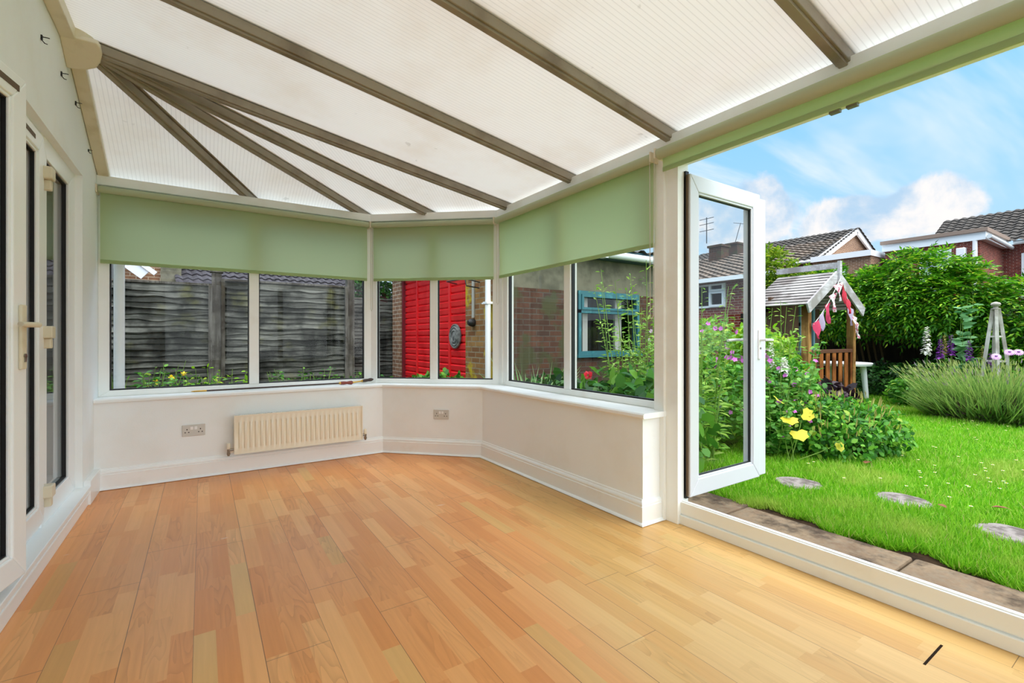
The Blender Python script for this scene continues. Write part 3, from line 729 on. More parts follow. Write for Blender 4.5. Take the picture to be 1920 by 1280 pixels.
t_ = .60; socket('grey double socket low on the short angled corner wall', (INB[0] + (INC[0] - INB[0]) * t_, INB[1] + (INC[1] - INB[1]) * t_, .365), am, (-am.y * -1 * -1, -am.x, 0) if False else (am.y, -am.x, 0))

# --- old brass and wood rod lying on the window board
rod = thing('garden_syringe', 'long thin dark rod with red turned wooden handles and brass shaft on the window board', 'rod', (.5, 4.34, .63))
p0, p1 = Vector((.02, 4.352, .642)), Vector((1.02, 4.348, .648)); d = (p1 - p0).normalized()
b = MB(); b.tube([p0, p1], .0065, 10); b.build('rod', DARKWOOD, rod, smooth=True)
b = MB(); b.lathe(p0 - d * .09, d, [(0, .002), (.02, .006), (.09, .007), (.1, .007)], 10); b.build('nozzle', BRASS, rod, smooth=True)
b = MB(); b.lathe(p1, d, [(0, .008), (.012, .013), (.016, .013)], 12); b.build('ferrule', BRASS, rod, smooth=True)
b = MB(); b.lathe(p1 + d * .016, d, [(0, .015), (.03, .0155), (.055, .012), (.075, .016), (.095, .018), (.105, .012)], 14); b.build('handle', REDWOOD, rod, smooth=True)
d2 = Vector((.95, 0.02, .10)).normalized(); q0 = p1 + d * .121
b = MB(); b.lathe(q0, d2, [(0, .011), (.012, .007), (.075, .006), (.08, .010), (.09, .012)], 12); b.build('plunger_shaft', BRASS, rod, smooth=True)
b = MB(); b.lathe(q0 + d2 * .09, d2, [(0, .013), (.03, .0145), (.05, .013), (.07, .016), (.085, .014), (.10, .006)], 14); b.build('end_handle', DARKWOOD, rod, smooth=True)

# --- glazed doors to the house
FX = -.655                                            # inner face of the frame
f0 = struct('window_5', loc=(FX, 3.55, .12))          # fixed sidelight
b = MB(); ring(b, (FX, 0, 0), (0, 1, 0), (1, 0, 0), (3.18, .12, OY1, OZ1), (3.275, .235, 3.745, 1.955), -.07, 0)
b.build('window_frame', UPVC, f0, bevel=.004)
b = MB(); ring(b, (FX, 0, 0), (0, 1, 0), (1, 0, 0), (3.27, .23, 3.75, 1.96), (3.283, .243, 3.737, 1.947), -.03, -.012); b.build('glazing_gasket', GASK, f0)
sheet((FX, 0, 0), (0, 1, 0), (1, 0, 0), (3.275, .235, 3.745, 1.955), -.03).build('window_pane', DOORGLASS, f0, fix=False)
b = MB(); ring(b, (FX, 0, 0), (0, 1, 0), (1, 0, 0), (OY0, .12, 3.185, OZ1), (OY0 + .06, .16, 3.15, OZ1 - .035), -.09, -.008); b.build('trim_11', UPVC, kind='structure', bevel=.003)
cl = MB(); cl.box(XW - .12, XW + .035, OY0 - .02, OY1 + .025, .095, .12); cl.box(XW, XW + .022, OY0 - .02, OY1 + .025, 0, .096); cl.box(XW, XW + .028, OY0 - .02, OY1 + .025, .06, .075)
cl.build('trim_12', GLOSSW, kind='structure', bevel=.003)

def leaf(name, hinge, ang, wd, z0, z1, th, glass, st=.085, rt=.092, m=UPVC, flip=False):
    """door leaf: hinge (x, y); ang = direction of the leaf in the plan, normal to its left (or right when flip) faces the room"""
    a = Vector((math.cos(ang), math.sin(ang), 0)); n = Vector((-a.y, a.x, 0)) * (-1 if flip else 1); o = Vector((hinge[0], hinge[1], 0))
    s = struct(name, loc=(hinge[0], hinge[1], z0))
    b = MB(); ring(b, o, a, n, (0, z0, wd, z1), (st, z0 + rt, wd - st, z1 - rt), -th, 0); b.build('leaf_frame', m, s, bevel=.005)
    b = MB(); ring(b, o, a, n, (st - .001, z0 + rt - .001, wd - st + .001, z1 - rt + .001), (st + .012, z0 + rt + .012, wd - st - .012, z1 - rt - .012), -.024, -.006); b.build('glazing_bead', m, s, bevel=.004)
    b = MB(); ring(b, o, a, n, (st + .010, z0 + rt + .010, wd - st - .010, z1 - rt - .010), (st + .016, z0 + rt + .017, wd - st - .016, z1 - rt - .017), -.028, -.014); b.build('glazing_gasket', GASK, s)
    sheet(o, a, n, (st, z0 + rt, wd - st, z1 - rt), -.024).build('door_pane', glass, s, fix=False)
    return s, o, a, n
# closed slave leaf
s2, o2, a2, n2 = leaf('door_2', (FX + .012, 3.17), -math.pi / 2, .66, .155, 2.03, .06, DOORGLASS)
n2 = Vector((1, 0, 0))
MB().obb((FX + .012, 0, 0), (0, 1, 0), (0, 0, 1), (1, 0, 0), (2.60, 1.972, -.004), (3.02, 1.992, .002)).build('vent_slot', BROWN, s2)
for zc in (1.83, 1.05, .27):
    h = MB(); h.obb((FX, 3.18, 0), (0, 1, 0), (0, 0, 1), (1, 0, 0), (-.03, zc, .0), (.035, zc + .06, .045)); h.obb((FX, 3.18, 0), (0, 1, 0), (0, 0, 1), (1, 0, 0), (.0, zc - .05, .0), (.035, zc, .035))
    h.build('hinge', CREAM, s2, bevel=.006)
# master leaf, ajar into the room
t3 = math.radians(90 - 11.2)
s3, o3, a3, n3 = leaf('door_3', (-.69, 1.80), t3, .705, .165, 2.018, .062, DOORGLASS, flip=True)
MB().obb(o3, a3, (0, 0, 1), n3, (.12, 1.958, -.004), (.655, 1.980, .002)).build('vent_slot', BROWN, s3)
hp = MB(); hp.obb(o3, a3, (0, 0, 1), n3, (.648, .935, 0), (.682, 1.175, .012)); hpo = hp.build('handle_plate', CREAM, s3, bevel=.005)
hl = MB(); c3 = o3 + a3 * .665; z_ = Vector((0, 0, 1.10)); hl.tube([c3 + z_ + n3 * .008, c3 + z_ + n3 * .05], .010, 10)
hl.tube([c3 + z_ + n3 * .048 + a3 * .008, c3 + z_ + n3 * .054 - a3 * .03, c3 + z_ + n3 * .052 - a3 * .115], [.010, .010, .009], 10)
hl.build('lever', CREAM, hpo, smooth=True)
kh = MB(); kh.lathe(c3 + Vector((0, 0, .985)) + n3 * .011, n3, [(0, .008), (.005, .008)], 12); kh.obb(c3 + n3 * .011, a3, (0, 0, 1), n3, (-.004, .962, 0), (.004, .985, .005)); kh.build('lock_cylinder', CHROME, hpo)

# --- garden door leaf, swung out square to the wall
s1, o1, a1, n1 = leaf('door_1', (2.30, 1.65), 0.0, .728, .15, 1.983, .07, GLASS, st=.078, rt=.094, m=UPVC_SHADED, flip=True)
b = MB(); b.box(3.026, 3.122, 1.664, 1.70, .152, 1.966); b.build('meeting_stile', UPVC_SHADED, s1, bevel=.004)
b = MB(); b.box(2.292, 2.3005, 1.662, 1.672, .155, 1.978); b.box(2.292, 2.3005, 1.697, 1.704, .155, 1.978); b.build('edge_seal', BROWN, s1)
b = MB(); b.box(2.290, 2.301, 1.676, 1.69, .16, 1.97); b.build('edge_channel', mat('dark_channel', lin(66, 58, 50), .6), s1)
for zc in (.32, 1.05, 1.72):
    h = MB(); h.tube([(2.295, 1.722, zc), (2.295, 1.722, zc + .11)], .011, 10); h.box(2.295, 2.335, 1.716, 1.728, zc + .01, zc + .10); h.build('hinge', BLACKM, s1)
hp = MB(); hp.box(3.000, 3.027, 1.640, 1.651, .915, 1.105); hpo = hp.build('handle_plate', WHITEPL, s1, bevel=.004)
h = MB(); h.tube([(3.014, 1.643, 1.04), (3.014, 1.598, 1.04)], .009, 10); h.tube([(3.012, 1.602, 1.04), (3.05, 1.598, 1.04), (3.085, 1.60, 1.038)], .0085, 10); h.build('lever', WHITEPL, hpo, smooth=True)
h = MB(); h.lathe((3.014, 1.641, .985), (0, -1, 0), [(0, .007), (.004, .007)], 12); h.build('lock_cylinder', CHROME, hpo)
h = MB(); h.tube([(2.99, 1.718, 1.04), (2.99, 1.765, 1.04), (2.95, 1.77, 1.04), (2.86, 1.77, 1.036)], .009, 10); h.build('outer_lever', WHITEPL, s1, smooth=True)


# ================================================================== OUTSIDE
GZ = -.12
def grid_roof(p, u, v, nu, nv, tile_w=.26, tile_h=.30, amp=.022, step=.03):
    """tiled slope: corner p, eave vector u, slope vector v -> MB with a rolled, stepped surface"""
    p, u, v = Vector(p), Vector(u), Vector(v); n = u.cross(v).normalized()
    if n.z < 0: n = -n
    Lu, Lv = u.length, v.length; cu = max(2, int(Lu / tile_w * 4)); rv = max(1, int(Lv / tile_h)); V = []; F = []
    for j in range(rv):
        for e, h in ((0, step), (1, 0.0)):
            for i in range(cu + 1):
                s = i / cu; ph = 2 * math.pi * s * Lu / tile_w
                V.append(p + u * s + v * ((j + e) / rv) + n * (h + amp * math.sin(ph)))
    m = cu + 1
    for j in range(2 * rv - 1):
        for i in range(cu): F.append((j * m + i, j * m + i + 1, (j + 1) * m + i + 1, (j + 1) * m + i))
    b = MB(); b.add(V, F); return b

MB().box(-8, 60, -25, 60, -.60, -.30).build('ground_base', SOIL, kind='structure')
g = MB()
nx, ny = 60, 50
for j in range(ny + 1):
    for i in range(nx + 1):
        x = 3.34 + 9.18 * i / nx; y = -4.5 + 11.0 * j / ny
        g.v.append((x, y, GZ - .02 + (.012 * math.sin(x * 2.1) * math.cos(y * 1.7) if x > 3.4 else 0)))
g.f = [(j * (nx + 1) + i, j * (nx + 1) + i + 1, (j + 1) * (nx + 1) + i + 1, (j + 1) * (nx + 1) + i) for j in range(ny) for i in range(nx)]
g.build('ground_lawn', LAWN, kind='structure', smooth=True)
bd = MB(); bd.box(2.33, 3.9, 2.2, 5.15, -.31, GZ + .02); bd.box(-.9, 3.2, 4.5, 9.6, -.31, GZ - .02); bd.box(4.35, 8.0, 2.95, 5.15, -.31, GZ + .02); bd.box(7.6, 12.5, 4.1, 9, -.31, GZ - .015); bd.box(3.1, 3.42, -4.5, 2.3, -.31, GZ - .012)
bd.build('ground_beds', SOIL, kind='structure')

MB().box(-1, 3.0, -7, NEAR - .2, -.31, -.13).build('ground_reflection_patio', SLAB, kind='structure')  # unseen paving added to plain down and dim the window reflections
# --- paving slabs along the doorway
ys = [-2.2, -1.28, -.36, .89, 1.80, 2.22]; lab = ['sandstone paving slab furthest right beyond the doorway', 'sandstone paving slab outside the near part of the doorway', 'pale sandstone paving slab outside the doorway, clean and long',
      'dark stained sandstone paving slab outside the doorway next to the open door', 'short sandstone paving slab under the open garden door']
for (y0, y1, l) in list(zip(ys[:-1], ys[1:], lab))[1:]:
    b = MB(); b.box(2.32, 3.17 + .03 * math.sin(y0 * 5), y0 + .006, y1 - .006, -.20, GZ + .012)
    tag(b.build('paving_slab', SLAB, loc=(2.7, (y0 + y1) / 2, GZ), bevel=.012), l, 'paving slab', 'slabs of the garden path')
# --- stepping stones
for (x, y, a, l) in [(4.0, 1.87, .1, 'round grey stepping stone in the lawn nearest the open garden door'), (4.21, 1.263, .5, 'grey stepping stone, middle one of the row in the lawn'), (4.02, .68, -.2, 'grey stepping stone in the lawn by the right end of the doorway')]:
    b = MB(); poly = [(x + .165 * math.cos(t + a) * (1 + .08 * math.sin(3 * t + x * 9)), y + .165 * math.sin(t + a) * (1 + .06 * math.cos(4 * t + y * 7))) for t in np.linspace(0, 2 * math.pi, 28, endpoint=False)]
    b.prism(poly, -.17, GZ + .012); tag(b.build('stepping_stone', STONE, loc=(x, y, GZ), bevel=.01), l, 'stepping stone', 'stepping stones in the lawn')

# --- grass
n = 230000
rr = R.random(n); x = 3.08 + 9.2 * rr ** 1.9; y = -1.2 + R.random(n) * (3.6 + .28 * (x - 3))
dist = np.sqrt(x * x + y * y); ok = np.ones(n, bool)
az = np.degrees(np.arctan2(x, y)); ok &= (az > 50) & (az < 86)
for (cx, cy) in [(4.0, 1.87), (4.21, 1.263), (4.02, .68)]: ok &= (x - cx) ** 2 + (y - cy) ** 2 > (.14 + .035 * R.random(n)) ** 2
ok &= ~((x > 4.9) & (y > 2.9 + R.random(n) * .2)) | (x > 8.2)
edge = 3.21 + .05 * np.sin(y * 9) + .03 * np.sin(y * 23); ok &= x > edge
patch = np.sin(x * 2.3 + 1) * np.cos(y * 2.9) + .5 * np.sin(x * 5.1 + y * 4.3); ok &= R.random(n) < np.clip(1.25 - .45 * patch, .45, 1)
x, y, dist = x[ok], y[ok], dist[ok]; k = len(x)
P = np.stack([x, y, np.full(k, GZ - .012)], 1); D = np.stack([R.normal(size=k) * .45, R.normal(size=k) * .45, np.ones(k)], 1); N = nrm(R.normal(size=(k, 3)) * [1, 1, .1])
hgt = R.uniform(.035, .085, k) * (1 + .25 * np.sin(x * 3) * np.sin(y * 4)); V, F = leaves(P, D, N, hgt, .0035 + .0012 * dist, 'blade')
tag(npmesh('grass', V, F, L_GRASS), 'bright green lawn grass growing beyond the garden doorway', 'grass', kind='stuff')

# --- daisies and dead leaves in the grass
dz = MB(); 
for q in range(8):
    t = q * math.pi / 4; c_, s_ = math.cos(t), math.sin(t)
    dz.add([(0, 0, .07), (.006 * c_ - .003 * s_, .006 * s_ + .003 * c_, .07), (.013 * c_, .013 * s_, .072), (.006 * c_ + .003 * s_, .006 * s_ - .003 * c_, .07)], [(0, 1, 2, 3)])
first = None
spots = []
for _ in range(26): spots.append((5.2 + R.normal() * .55, 1.15 + R.normal() * .25))
for _ in range(18): spots.append((7.6 + R.normal() * .7, 1.6 + R.normal() * .5))
for _ in range(12): spots.append((9.8 + R.normal() * .5, 3.2 + R.normal() * .4))
for _ in range(14): spots.append((3.9 + R.random() * 1.6, .6 + R.random() * 1.6))
for (x_, y_) in spots:
    if first is None:
        o = first = thing('daisy', 'small white daisy flower standing in the lawn', 'flower', (x_, y_, GZ), 'daisies in the lawn')
        dz.build('petals', F_WHITE, o, local=True, fix=False); s_ = MB(); s_.tube([(0, 0, 0), (0, 0, .07)], .0015, 4); s_.build('stem', STEM, o, local=True)
        s_ = MB(); s_.lathe((0, 0, .07), (0, 0, 1), [(0, .004), (.004, .003)], 6); s_.build('centre', F_YEL, o, local=True)
    else: o = dup(first, (x_, y_, GZ), R.random() * 6)
for i, (x_, y_, l) in enumerate([(4.95, 1.75, 'curled brown dead leaf in the lawn by the low mound shrub'), (4.42, .75, 'brown dead leaf in the lawn beside the stepping stone at the right'), (4.15, 1.05, 'small brown dead leaf between two stepping stones')]):
    V, F = leaves(np.array([[0, 0, .05]]), np.array([[math.cos(i * 2.), math.sin(i * 2.), .1]]), np.array([[0, .2, 1]]), .13 - .03 * i, .08 - .02 * i, 'oval')
    tag(npmesh('dead_leaf', V, F, mat('brown_dead_leaf', lin(120, 72, 44), .8), loc=(x_, y_, GZ)), l, 'leaf', 'dead leaves on the lawn')

# --- side fence beyond the long window
def fence_panel(lb, x0, x1, y, zt, zb=-.15, dark=0, nb=26):
    f = thing('lap_fence', lb, 'fence', ((x0 + x1) / 2, y, zb), 'waney lap fence panels')
    b = MB(); rows = nb; hgt = (zt - zb) / rows; rg = random.Random(int(x0 * 100)); N_ = 22
    for r in range(rows):
        z0 = zb + r * hgt; ph = rg.random() * 6; am_ = rg.uniform(.004, .013); fr_ = rg.uniform(1.5, 4.0); sl = rg.uniform(-.012, .012); P = []
        for i in range(N_ + 1):
            s = i / N_; xx = x0 + (x1 - x0) * s
            zl = z0 - .02 + am_ * math.sin(fr_ * s * 6 + ph) + .004 * math.sin(s * 31 + ph) + sl * (s - .5)
            bow = .012 * math.sin(s * 3.1 + ph)
            P += [(xx, y - .052 - bow, zl), (xx, y - .038 - bow, zl - .003), (xx, y + .008, z0 + hgt + .03), (xx, y - .006, z0 + hgt + .03)]
        F = []
        for i in range(N_):
            for k in range(4): F.append((i * 4 + k, i * 4 + (k + 1) % 4, (i + 1) * 4 + (k + 1) % 4, (i + 1) * 4 + k))
        F += [(3, 2, 1, 0), (N_ * 4, N_ * 4 + 1, N_ * 4 + 2, N_ * 4 + 3)]
        b.add(P, F)
    b.build('boards', FENCE, f)
    b = MB(); b.box(x0, x0 + .04, y - .095, y - .065, zb, zt + .01); b.box(x1 - .04, x1, y - .095, y - .065, zb, zt + .01); b.box(x0, x1, y - .045, y + .03, zt, zt + .025); b.build('frame_batten', FPOST, f)
    return f
FY = 7.2
fence_panel('grey weathered lap fence panel seen in the left pane of the long window', -1.55, .108, FY, 1.725)
fence_panel('weathered lap fence panel with sagging mossy boards behind the window mullion', .207, 1.80, FY, 1.80)
fence_panel('lower lap fence panel glimpsed past the right end of the fence by the garage', 1.93, 3.6, 9.35, 1.82)
for (x_, y_, zt, l) in [(.158, FY - .01, 1.90, 'grey weathered fence post with cap between the two long fence panels'), (1.845, FY - .01, 2.10, 'tall weathered fence post at the right end of the fence run')]:
    p_ = thing('fence_post', l, 'post', (x_, y_, -.15), 'fence posts'); b = MB(); b.box(x_ - .055, x_ + .055, y_ - .06, y_ + .05, -.15, zt); b.build('post', FPOST, p_, bevel=.006)
    b = MB(); b.box(x_ - .072, x_ + .072, y_ - .077, y_ + .067, zt, zt + .025); b.build('post_cap', FPOST, p_)
b = MB(); b.bar((1.84, 7.2, 1.80), (2.6, 7.75, 1.72), .02, .02); b.bar((1.84, 7.2, 1.74), (2.6, 7.75, 1.66), .012, .012)
tag(b.build('fence_rail', BLACKM, loc=(1.85, 7.2, 1.7)), 'thin dark rails running back from the tall fence post', 'rail')

# white downpipe at the house corner outside the long window
dp = thing('downpipe', 'white downpipe outside the left end of the long window', 'pipe', (-.53, 4.66, GZ), 'white downpipes')
b = MB(); b.tube([(-.53, 4.66, GZ), (-.53, 4.66, 2.6)], .034, 14); b.build('pipe', WHITEPL, dp, smooth=True)
b = MB(); b.box(-.58, -.48, 4.655, 4.70, 1.62, 1.655); b.build('pipe_clip', WHITEPL, dp)

# --- neighbour's house over the fence
nb_ = thing('neighbour_house', 'brick house with lilac grey tiled roof above the side fence', 'house', (1, 17, GZ))
b = MB(); b.box(-5.5, -.82, 14, 20, GZ, 3.6); b.build('brick_wall', BRICK_BROWN, nb_)
b = MB(); b.box(-2.0, -1.62, 13.93, 14.0, 2.0, 4.2); b.build('window', UPVC, nb_)
b = MB(); b.box(-1.96, -1.66, 13.91, 13.94, 2.1, 4.1); b.build('pane', DARKGLASS, nb_)
b = MB(); b.bar((-2.3, 13.7, 3.5), (-1.1, 13.7, 2.5), .05, .22); b.bar((-2.05, 13.66, 3.5), (-.9, 13.66, 2.55), .05, .10); b.build('bargeboard', UPVC_SHADED, nb_)
b = MB(); b.box(-.82, -.42, 13.85, 14.4, GZ, 3.2); b.build('render_pier', RENDER, nb_)
grid_roof((-.45, 13.0, 2.05), (5.2, 0, 0), (-.5, 4.2, 2.5), 0, 0, .2, .26, .025, .03).build('roof', TILE_L, nb_, fix=False)
b = MB(); b.box(-.4, 4.3, 13.9, 16.5, GZ, 2.42); b.build('low_wall', BRICK_BROWN, nb_)

# --- brick outbuilding: red garage door to the side, blue window to the front
GX, GY = 3.2, 5.15
gb = thing('garage', 'brick garage outbuilding with a red door and a blue framed window', 'building', (5, 7, GZ))
b = MB(); b.box(GX, GX + .22, 5.15, 6.06, GZ, 2.5); b.build('mossy_pier', BRICK_MOSS, gb)
b = MB(); b.box(GX, GX + .22, 8.72, 9.2, GZ, 2.5); b.build('brown_pier', BRICK_BROWN, gb)
b = MB(); b.box(GX + .22, 4.57, GY, GY + .2, GZ, 1.73); b.box(5.82, 6.62, GY, GY + .2, GZ, 1.73); b.box(4.57, 5.82, GY, GY + .2, GZ, .82); b.box(6.42, 6.62, GY + .2, 9.2, GZ, 2.2); b.build('brick_wall', BRICK_SHED, gb)
b = MB(); b.box(GX + .22, 6.62, GY + .001, GY + .2, 1.73, 2.24); b.build('concrete_band', RENDER, gb)
b = MB(); b.box(GX + .3, 6.4, GY + .4, GY + .5, GZ, 2.3); b.build('dark_back', SLOT, gb)
b = MB(); b.box(GX - .02, 6.75, GY - .16, GY - .13, 2.24, 2.38); b.box(GX - .02, 6.75, GY - .16, GY + .02, 2.225, 2.24); b.box(GX - .05, GX - .02, GY - .16, 9.3, 2.24, 2.38); b.build('fascia', BLUEF, gb)
b = MB(); b.tube([(4.9, GY - .19, 2.285), (6.8, GY - .19, 2.28)], .055, 14); b.box(4.87, 4.93, GY - .245, GY - .135, 2.22, 2.345); b.box(5.92, 5.98, GY - .25, GY - .13, 2.22, 2.345); b.build('gutter', GUTTER, gb, smooth=True)
grid_roof((GX - .1, GY - .22, 2.36), (3.75, 0, 0), (0, 4.6, .40), 0, 0, .28, .4, .03, .03).build('roof', TILE, gb, fix=False)
# red up and over door, pressed into horizontal ribs
dr = MB(); Y0, Y1, Z0, Z1 = 6.06, 8.72, GZ, 2.2; nr = 21; V = []; nyy = 6
zs = []
for r in range(nr):
    h = (Z1 - Z0) / nr; z0 = Z0 + r * h; zs += [(z0, .0), (z0 + h * .14, .028), (z0 + h * .75, .036), (z0 + h * .98, .0)]
for (z_, d_) in zs: V += [(GX + .10 - d_, Y0, z_), (GX + .10 - d_, Y1, z_)]
dr.add(V, [(2 * i, 2 * i + 1, 2 * i + 3, 2 * i + 2) for i in range(len(zs) - 1)])
for yy in (6.72, 7.39, 8.06): dr.box(GX + .055, GX + .10, yy - .03, yy + .03, Z0, Z1)
dr.build('red_door', REDDOOR, gb, fix=True)
b = MB(); b.box(GX + .02, GX + .2, 8.66, 8.74, GZ, 2.3); b.box(GX + .02, GX + .2, 6.05, 6.09, GZ, 2.3); b.box(GX + .0, GX + .22, 6.0, 8.8, 2.2, 2.5); b.build('door_surround', mat('maroon_paint', lin(110, 22, 34), .5), gb)
# turquoise window
wf = MB(); wx0, wx1, wz0, wz1 = 4.55, 5.84, .81, 1.745
ring(wf, (0, GY, 0), (1, 0, 0), (0, -1, 0), (wx0, wz0, wx1, wz1), (wx0 + .05, wz0 + .05, wx1 - .05, wz1 - .05), -.08, .03)
wf.box(wx0, wx1, GY - .03, GY + .06, 1.42, 1.47); wf.box(wx0 - .04, wx1 + .04, GY - .07, GY + .03, wz0 - .04, wz0)
ring(wf, (0, GY, 0), (1, 0, 0), (0, -1, 0), (wx0 + .05, 1.47, wx1 - .05, wz1 - .05), (wx0 + .09, 1.505, wx1 - .09, wz1 - .09), -.02, .045)
wfo = wf.build('blue_window_frame', TURQ, gb)
sheet((0, GY, 0), (1, 0, 0), (0, -1, 0), (wx0 + .05, wz0 + .05, wx1 - .05, wz1 - .05), -.03).build('pane', DOORGLASS, wfo, fix=False)
b = MB(); b.box(4.72, 4.82, GY + .08, GY + .12, .82, 1.73); b.box(5.42, 5.56, GY + .10, GY + .14, .82, 1.73); b.build('curtain', mat('net_curtain', lin(168, 164, 158), .9), wfo)
# pipe, plaque, bracket on the garage
dp2 = thing('downpipe', 'white downpipe on the corner of the garage beside the mossy brick pier', 'pipe', (3.14, 5.22, GZ), 'white downpipes')
b = MB(); b.tube([(3.13, 5.30, GZ), (3.13, 5.30, 2.45)], .038, 14); b.build('pipe', WHITEPL, dp2, smooth=True)
b = MB(); b.box(3.085, 3.20, 5.255, 5.36, 1.50, 1.53); b.box(3.12, 3.15, 5.34, 5.45, 1.505, 1.525); b.build('pipe_clip', WHITEPL, dp2)
pl = MB(); pl.lathe((GX + .06, 6.50, 1.08), (-1, 0, 0), [(0, .19), (.02, .19), (.03, .175), (.022, .16), (.035, .14), (.024, .12), (.04, .09), (.028, .07), (.04, .03), (.04, .001)], 26)
tag(pl.build('spiral_plaque', mat('grey_cast_stone', lin(132, 130, 124), .8, var=(20, lin(90, 88, 84), .4, .6), bump=(40, .6)), loc=(GX + .03, 6.5, 1.08), smooth=True), 'round grey carved plaque hanging on the red garage door', 'plaque')
lp = thing('security_light', 'grey conduit with a black fitting and wire arm on the mossy brick pier', 'light', (3.17, 5.80, 1.4))
b = MB(); b.tube([(3.185, 5.80, 1.34), (3.185, 5.80, 2.3)], .022, 10); b.build('conduit', mat('grey_conduit', lin(176, 174, 164), .5), lp, smooth=True)
b = MB(); b.lathe((3.20, 5.80, 1.27), (-1, 0, 0), [(0, .05), (.03, .06), (.07, .05), (.10, .03)], 14); b.build('black_fitting', BLACKM, lp, smooth=True)
b = MB(); b.tube([(3.19, 5.62, 1.82), (2.98, 5.66, 1.86), (2.92, 6.1, 1.86), (3.18, 6.3, 1.86)], .009, 6); b.tube([(2.98, 5.66, 1.86), (2.98, 5.62, 1.76), (3.18, 5.62, 1.74)], .009, 6); b.build('wire_arm', BLACKM, lp)

# --- added fence behind the hedge, its near-black colour stands in for shade
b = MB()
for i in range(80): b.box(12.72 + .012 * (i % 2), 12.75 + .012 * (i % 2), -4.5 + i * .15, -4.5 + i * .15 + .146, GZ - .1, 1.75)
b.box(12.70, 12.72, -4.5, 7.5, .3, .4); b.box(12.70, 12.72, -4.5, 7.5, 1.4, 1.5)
tag(b.build('hedge_shade_fence', HEDGESHADE, loc=(12.7, 3, GZ)), 'added dark board fence with the hedge shade put into its colour', 'fence')

# --- playhouse
PX0, PX1, PY0, PY1, PM = 7.98, 9.86, 3.60, 4.55, 8.93
ph = thing('playhouse', 'small wooden playhouse with shingle roof, porch balusters and blue window', 'playhouse', (8.9, 4.5, GZ))
for x_ in (8.12, 9.78):
    b = MB(); b.box(x_ - .055, x_ + .055, PY0 + .02, PY0 + .13, GZ, 1.66); b.build('post', POSTWOOD, ph, bevel=.006)
rl = MB(); rl.box(8.17, 9.73, PY0 + .03, PY0 + .13, .80, .86); rl.build('rail', mat('dark_rail_wood', lin(84, 48, 26), .6), ph, bevel=.005)
b = MB(); b.box(8.17, 9.73, PY0 + .05, PY0 + .10, .0, .06); b.build('lower_rail', RAILWOOD, ph)
for i in range(7):
    x_ = 8.26 + i * .235
    b = MB(); b.box(x_, x_ + .125, PY0 + .035, PY0 + .055, -.06, .80); b.build('baluster', RAILWOOD, ph, bevel=.003)
zp, ze = 2.11, 1.52
sl_ = Vector((PX0 - .1 - PM, 0, ze - zp))
for sgn in (-1, 1):
    ex = PM + sgn * 1.04
    b = MB(); b.bar((PM, PY0 - .05, zp), (ex, PY0 - .05, ze), .03, .17); b.build('bargeboard', GREYWOOD, ph, bevel=.004)
    b = MB(); u = Vector((ex - PM, 0, ze - zp)); nrow = 11; nn = Vector((-u.z, 0, u.x)).normalized(); nn = nn if nn.z > 0 else -nn
    for r in range(nrow):
        a0 = Vector((PM, PY0 - .04, zp + .05)) + u * (r / nrow); a1 = Vector((PM, PY0 - .04, zp + .05)) + u * ((r + 1.15) / nrow) + nn * .02
        L_ = Vector((0, PY1 - PY0, 0)); t_ = nn * .014
        b.add([a0, a1, a1 + L_, a0 + L_, a0 + t_, a1 + t_, a1 + L_ + t_, a0 + L_ + t_], [(0, 3, 2, 1), (4, 5, 6, 7), (0, 1, 5, 4), (1, 2, 6, 5), (2, 3, 7, 6), (3, 0, 4, 7)])
    b.build('shingle_roof', SHINGLE, ph)
b = MB(); b.bar((PM, PY0 - .08, zp + .17), (PM, PY1, zp + .17), .04, .10); b.build('ridge_board', GREYWOOD, ph); b = MB(); b.box(PM - .04, PM + .04, PY0 - .10, PY0 - .06, zp - .12, zp + .24); b.build('finial_board', GREYWOOD, ph)
b = MB(); b.box(8.05, 9.05, 4.2, 4.25, GZ, 1.75); b.box(9.50, 9.80, 4.2, 4.25, GZ, 1.6); b.box(9.05, 9.5, 4.2, 4.25, GZ, .80); b.box(9.05, 9.5, 4.2, 4.25, 1.62, 2.0); b.box(8.05, 8.10, 4.25, 4.5, GZ, 1.5); b.box(9.76, 9.8, 4.25, 4.5, GZ, 1.5); b.box(8.05, 9.8, 4.48, 4.52, GZ, 1.75)
b.build('board_wall', mat('dark_playhouse_boards', lin(86, 60, 40), .8, var=(3, lin(60, 42, 30), .4, .7)), ph)
b = MB(); ring(b, (0, 4.2, 0), (1, 0, 0), (0, -1, 0), (9.00, .78, 9.55, 1.66), (9.06, .85, 9.49, 1.60), -.04, .03); b.box(9.0, 9.55, 4.17, 4.21, 1.27, 1.33); b.box(8.92, 9.62, 4.09, 4.21, .74, .79)
fr_ = b.build('blue_window_frame', mat('pale_blue_paint', lin(118, 158, 172), .5, var=(8, lin(70, 140, 140), .5, .7)), ph)
MB().box(9.05, 9.5, 4.22, 4.23, .84, 1.61).build('pane', DARKGLASS, fr_)
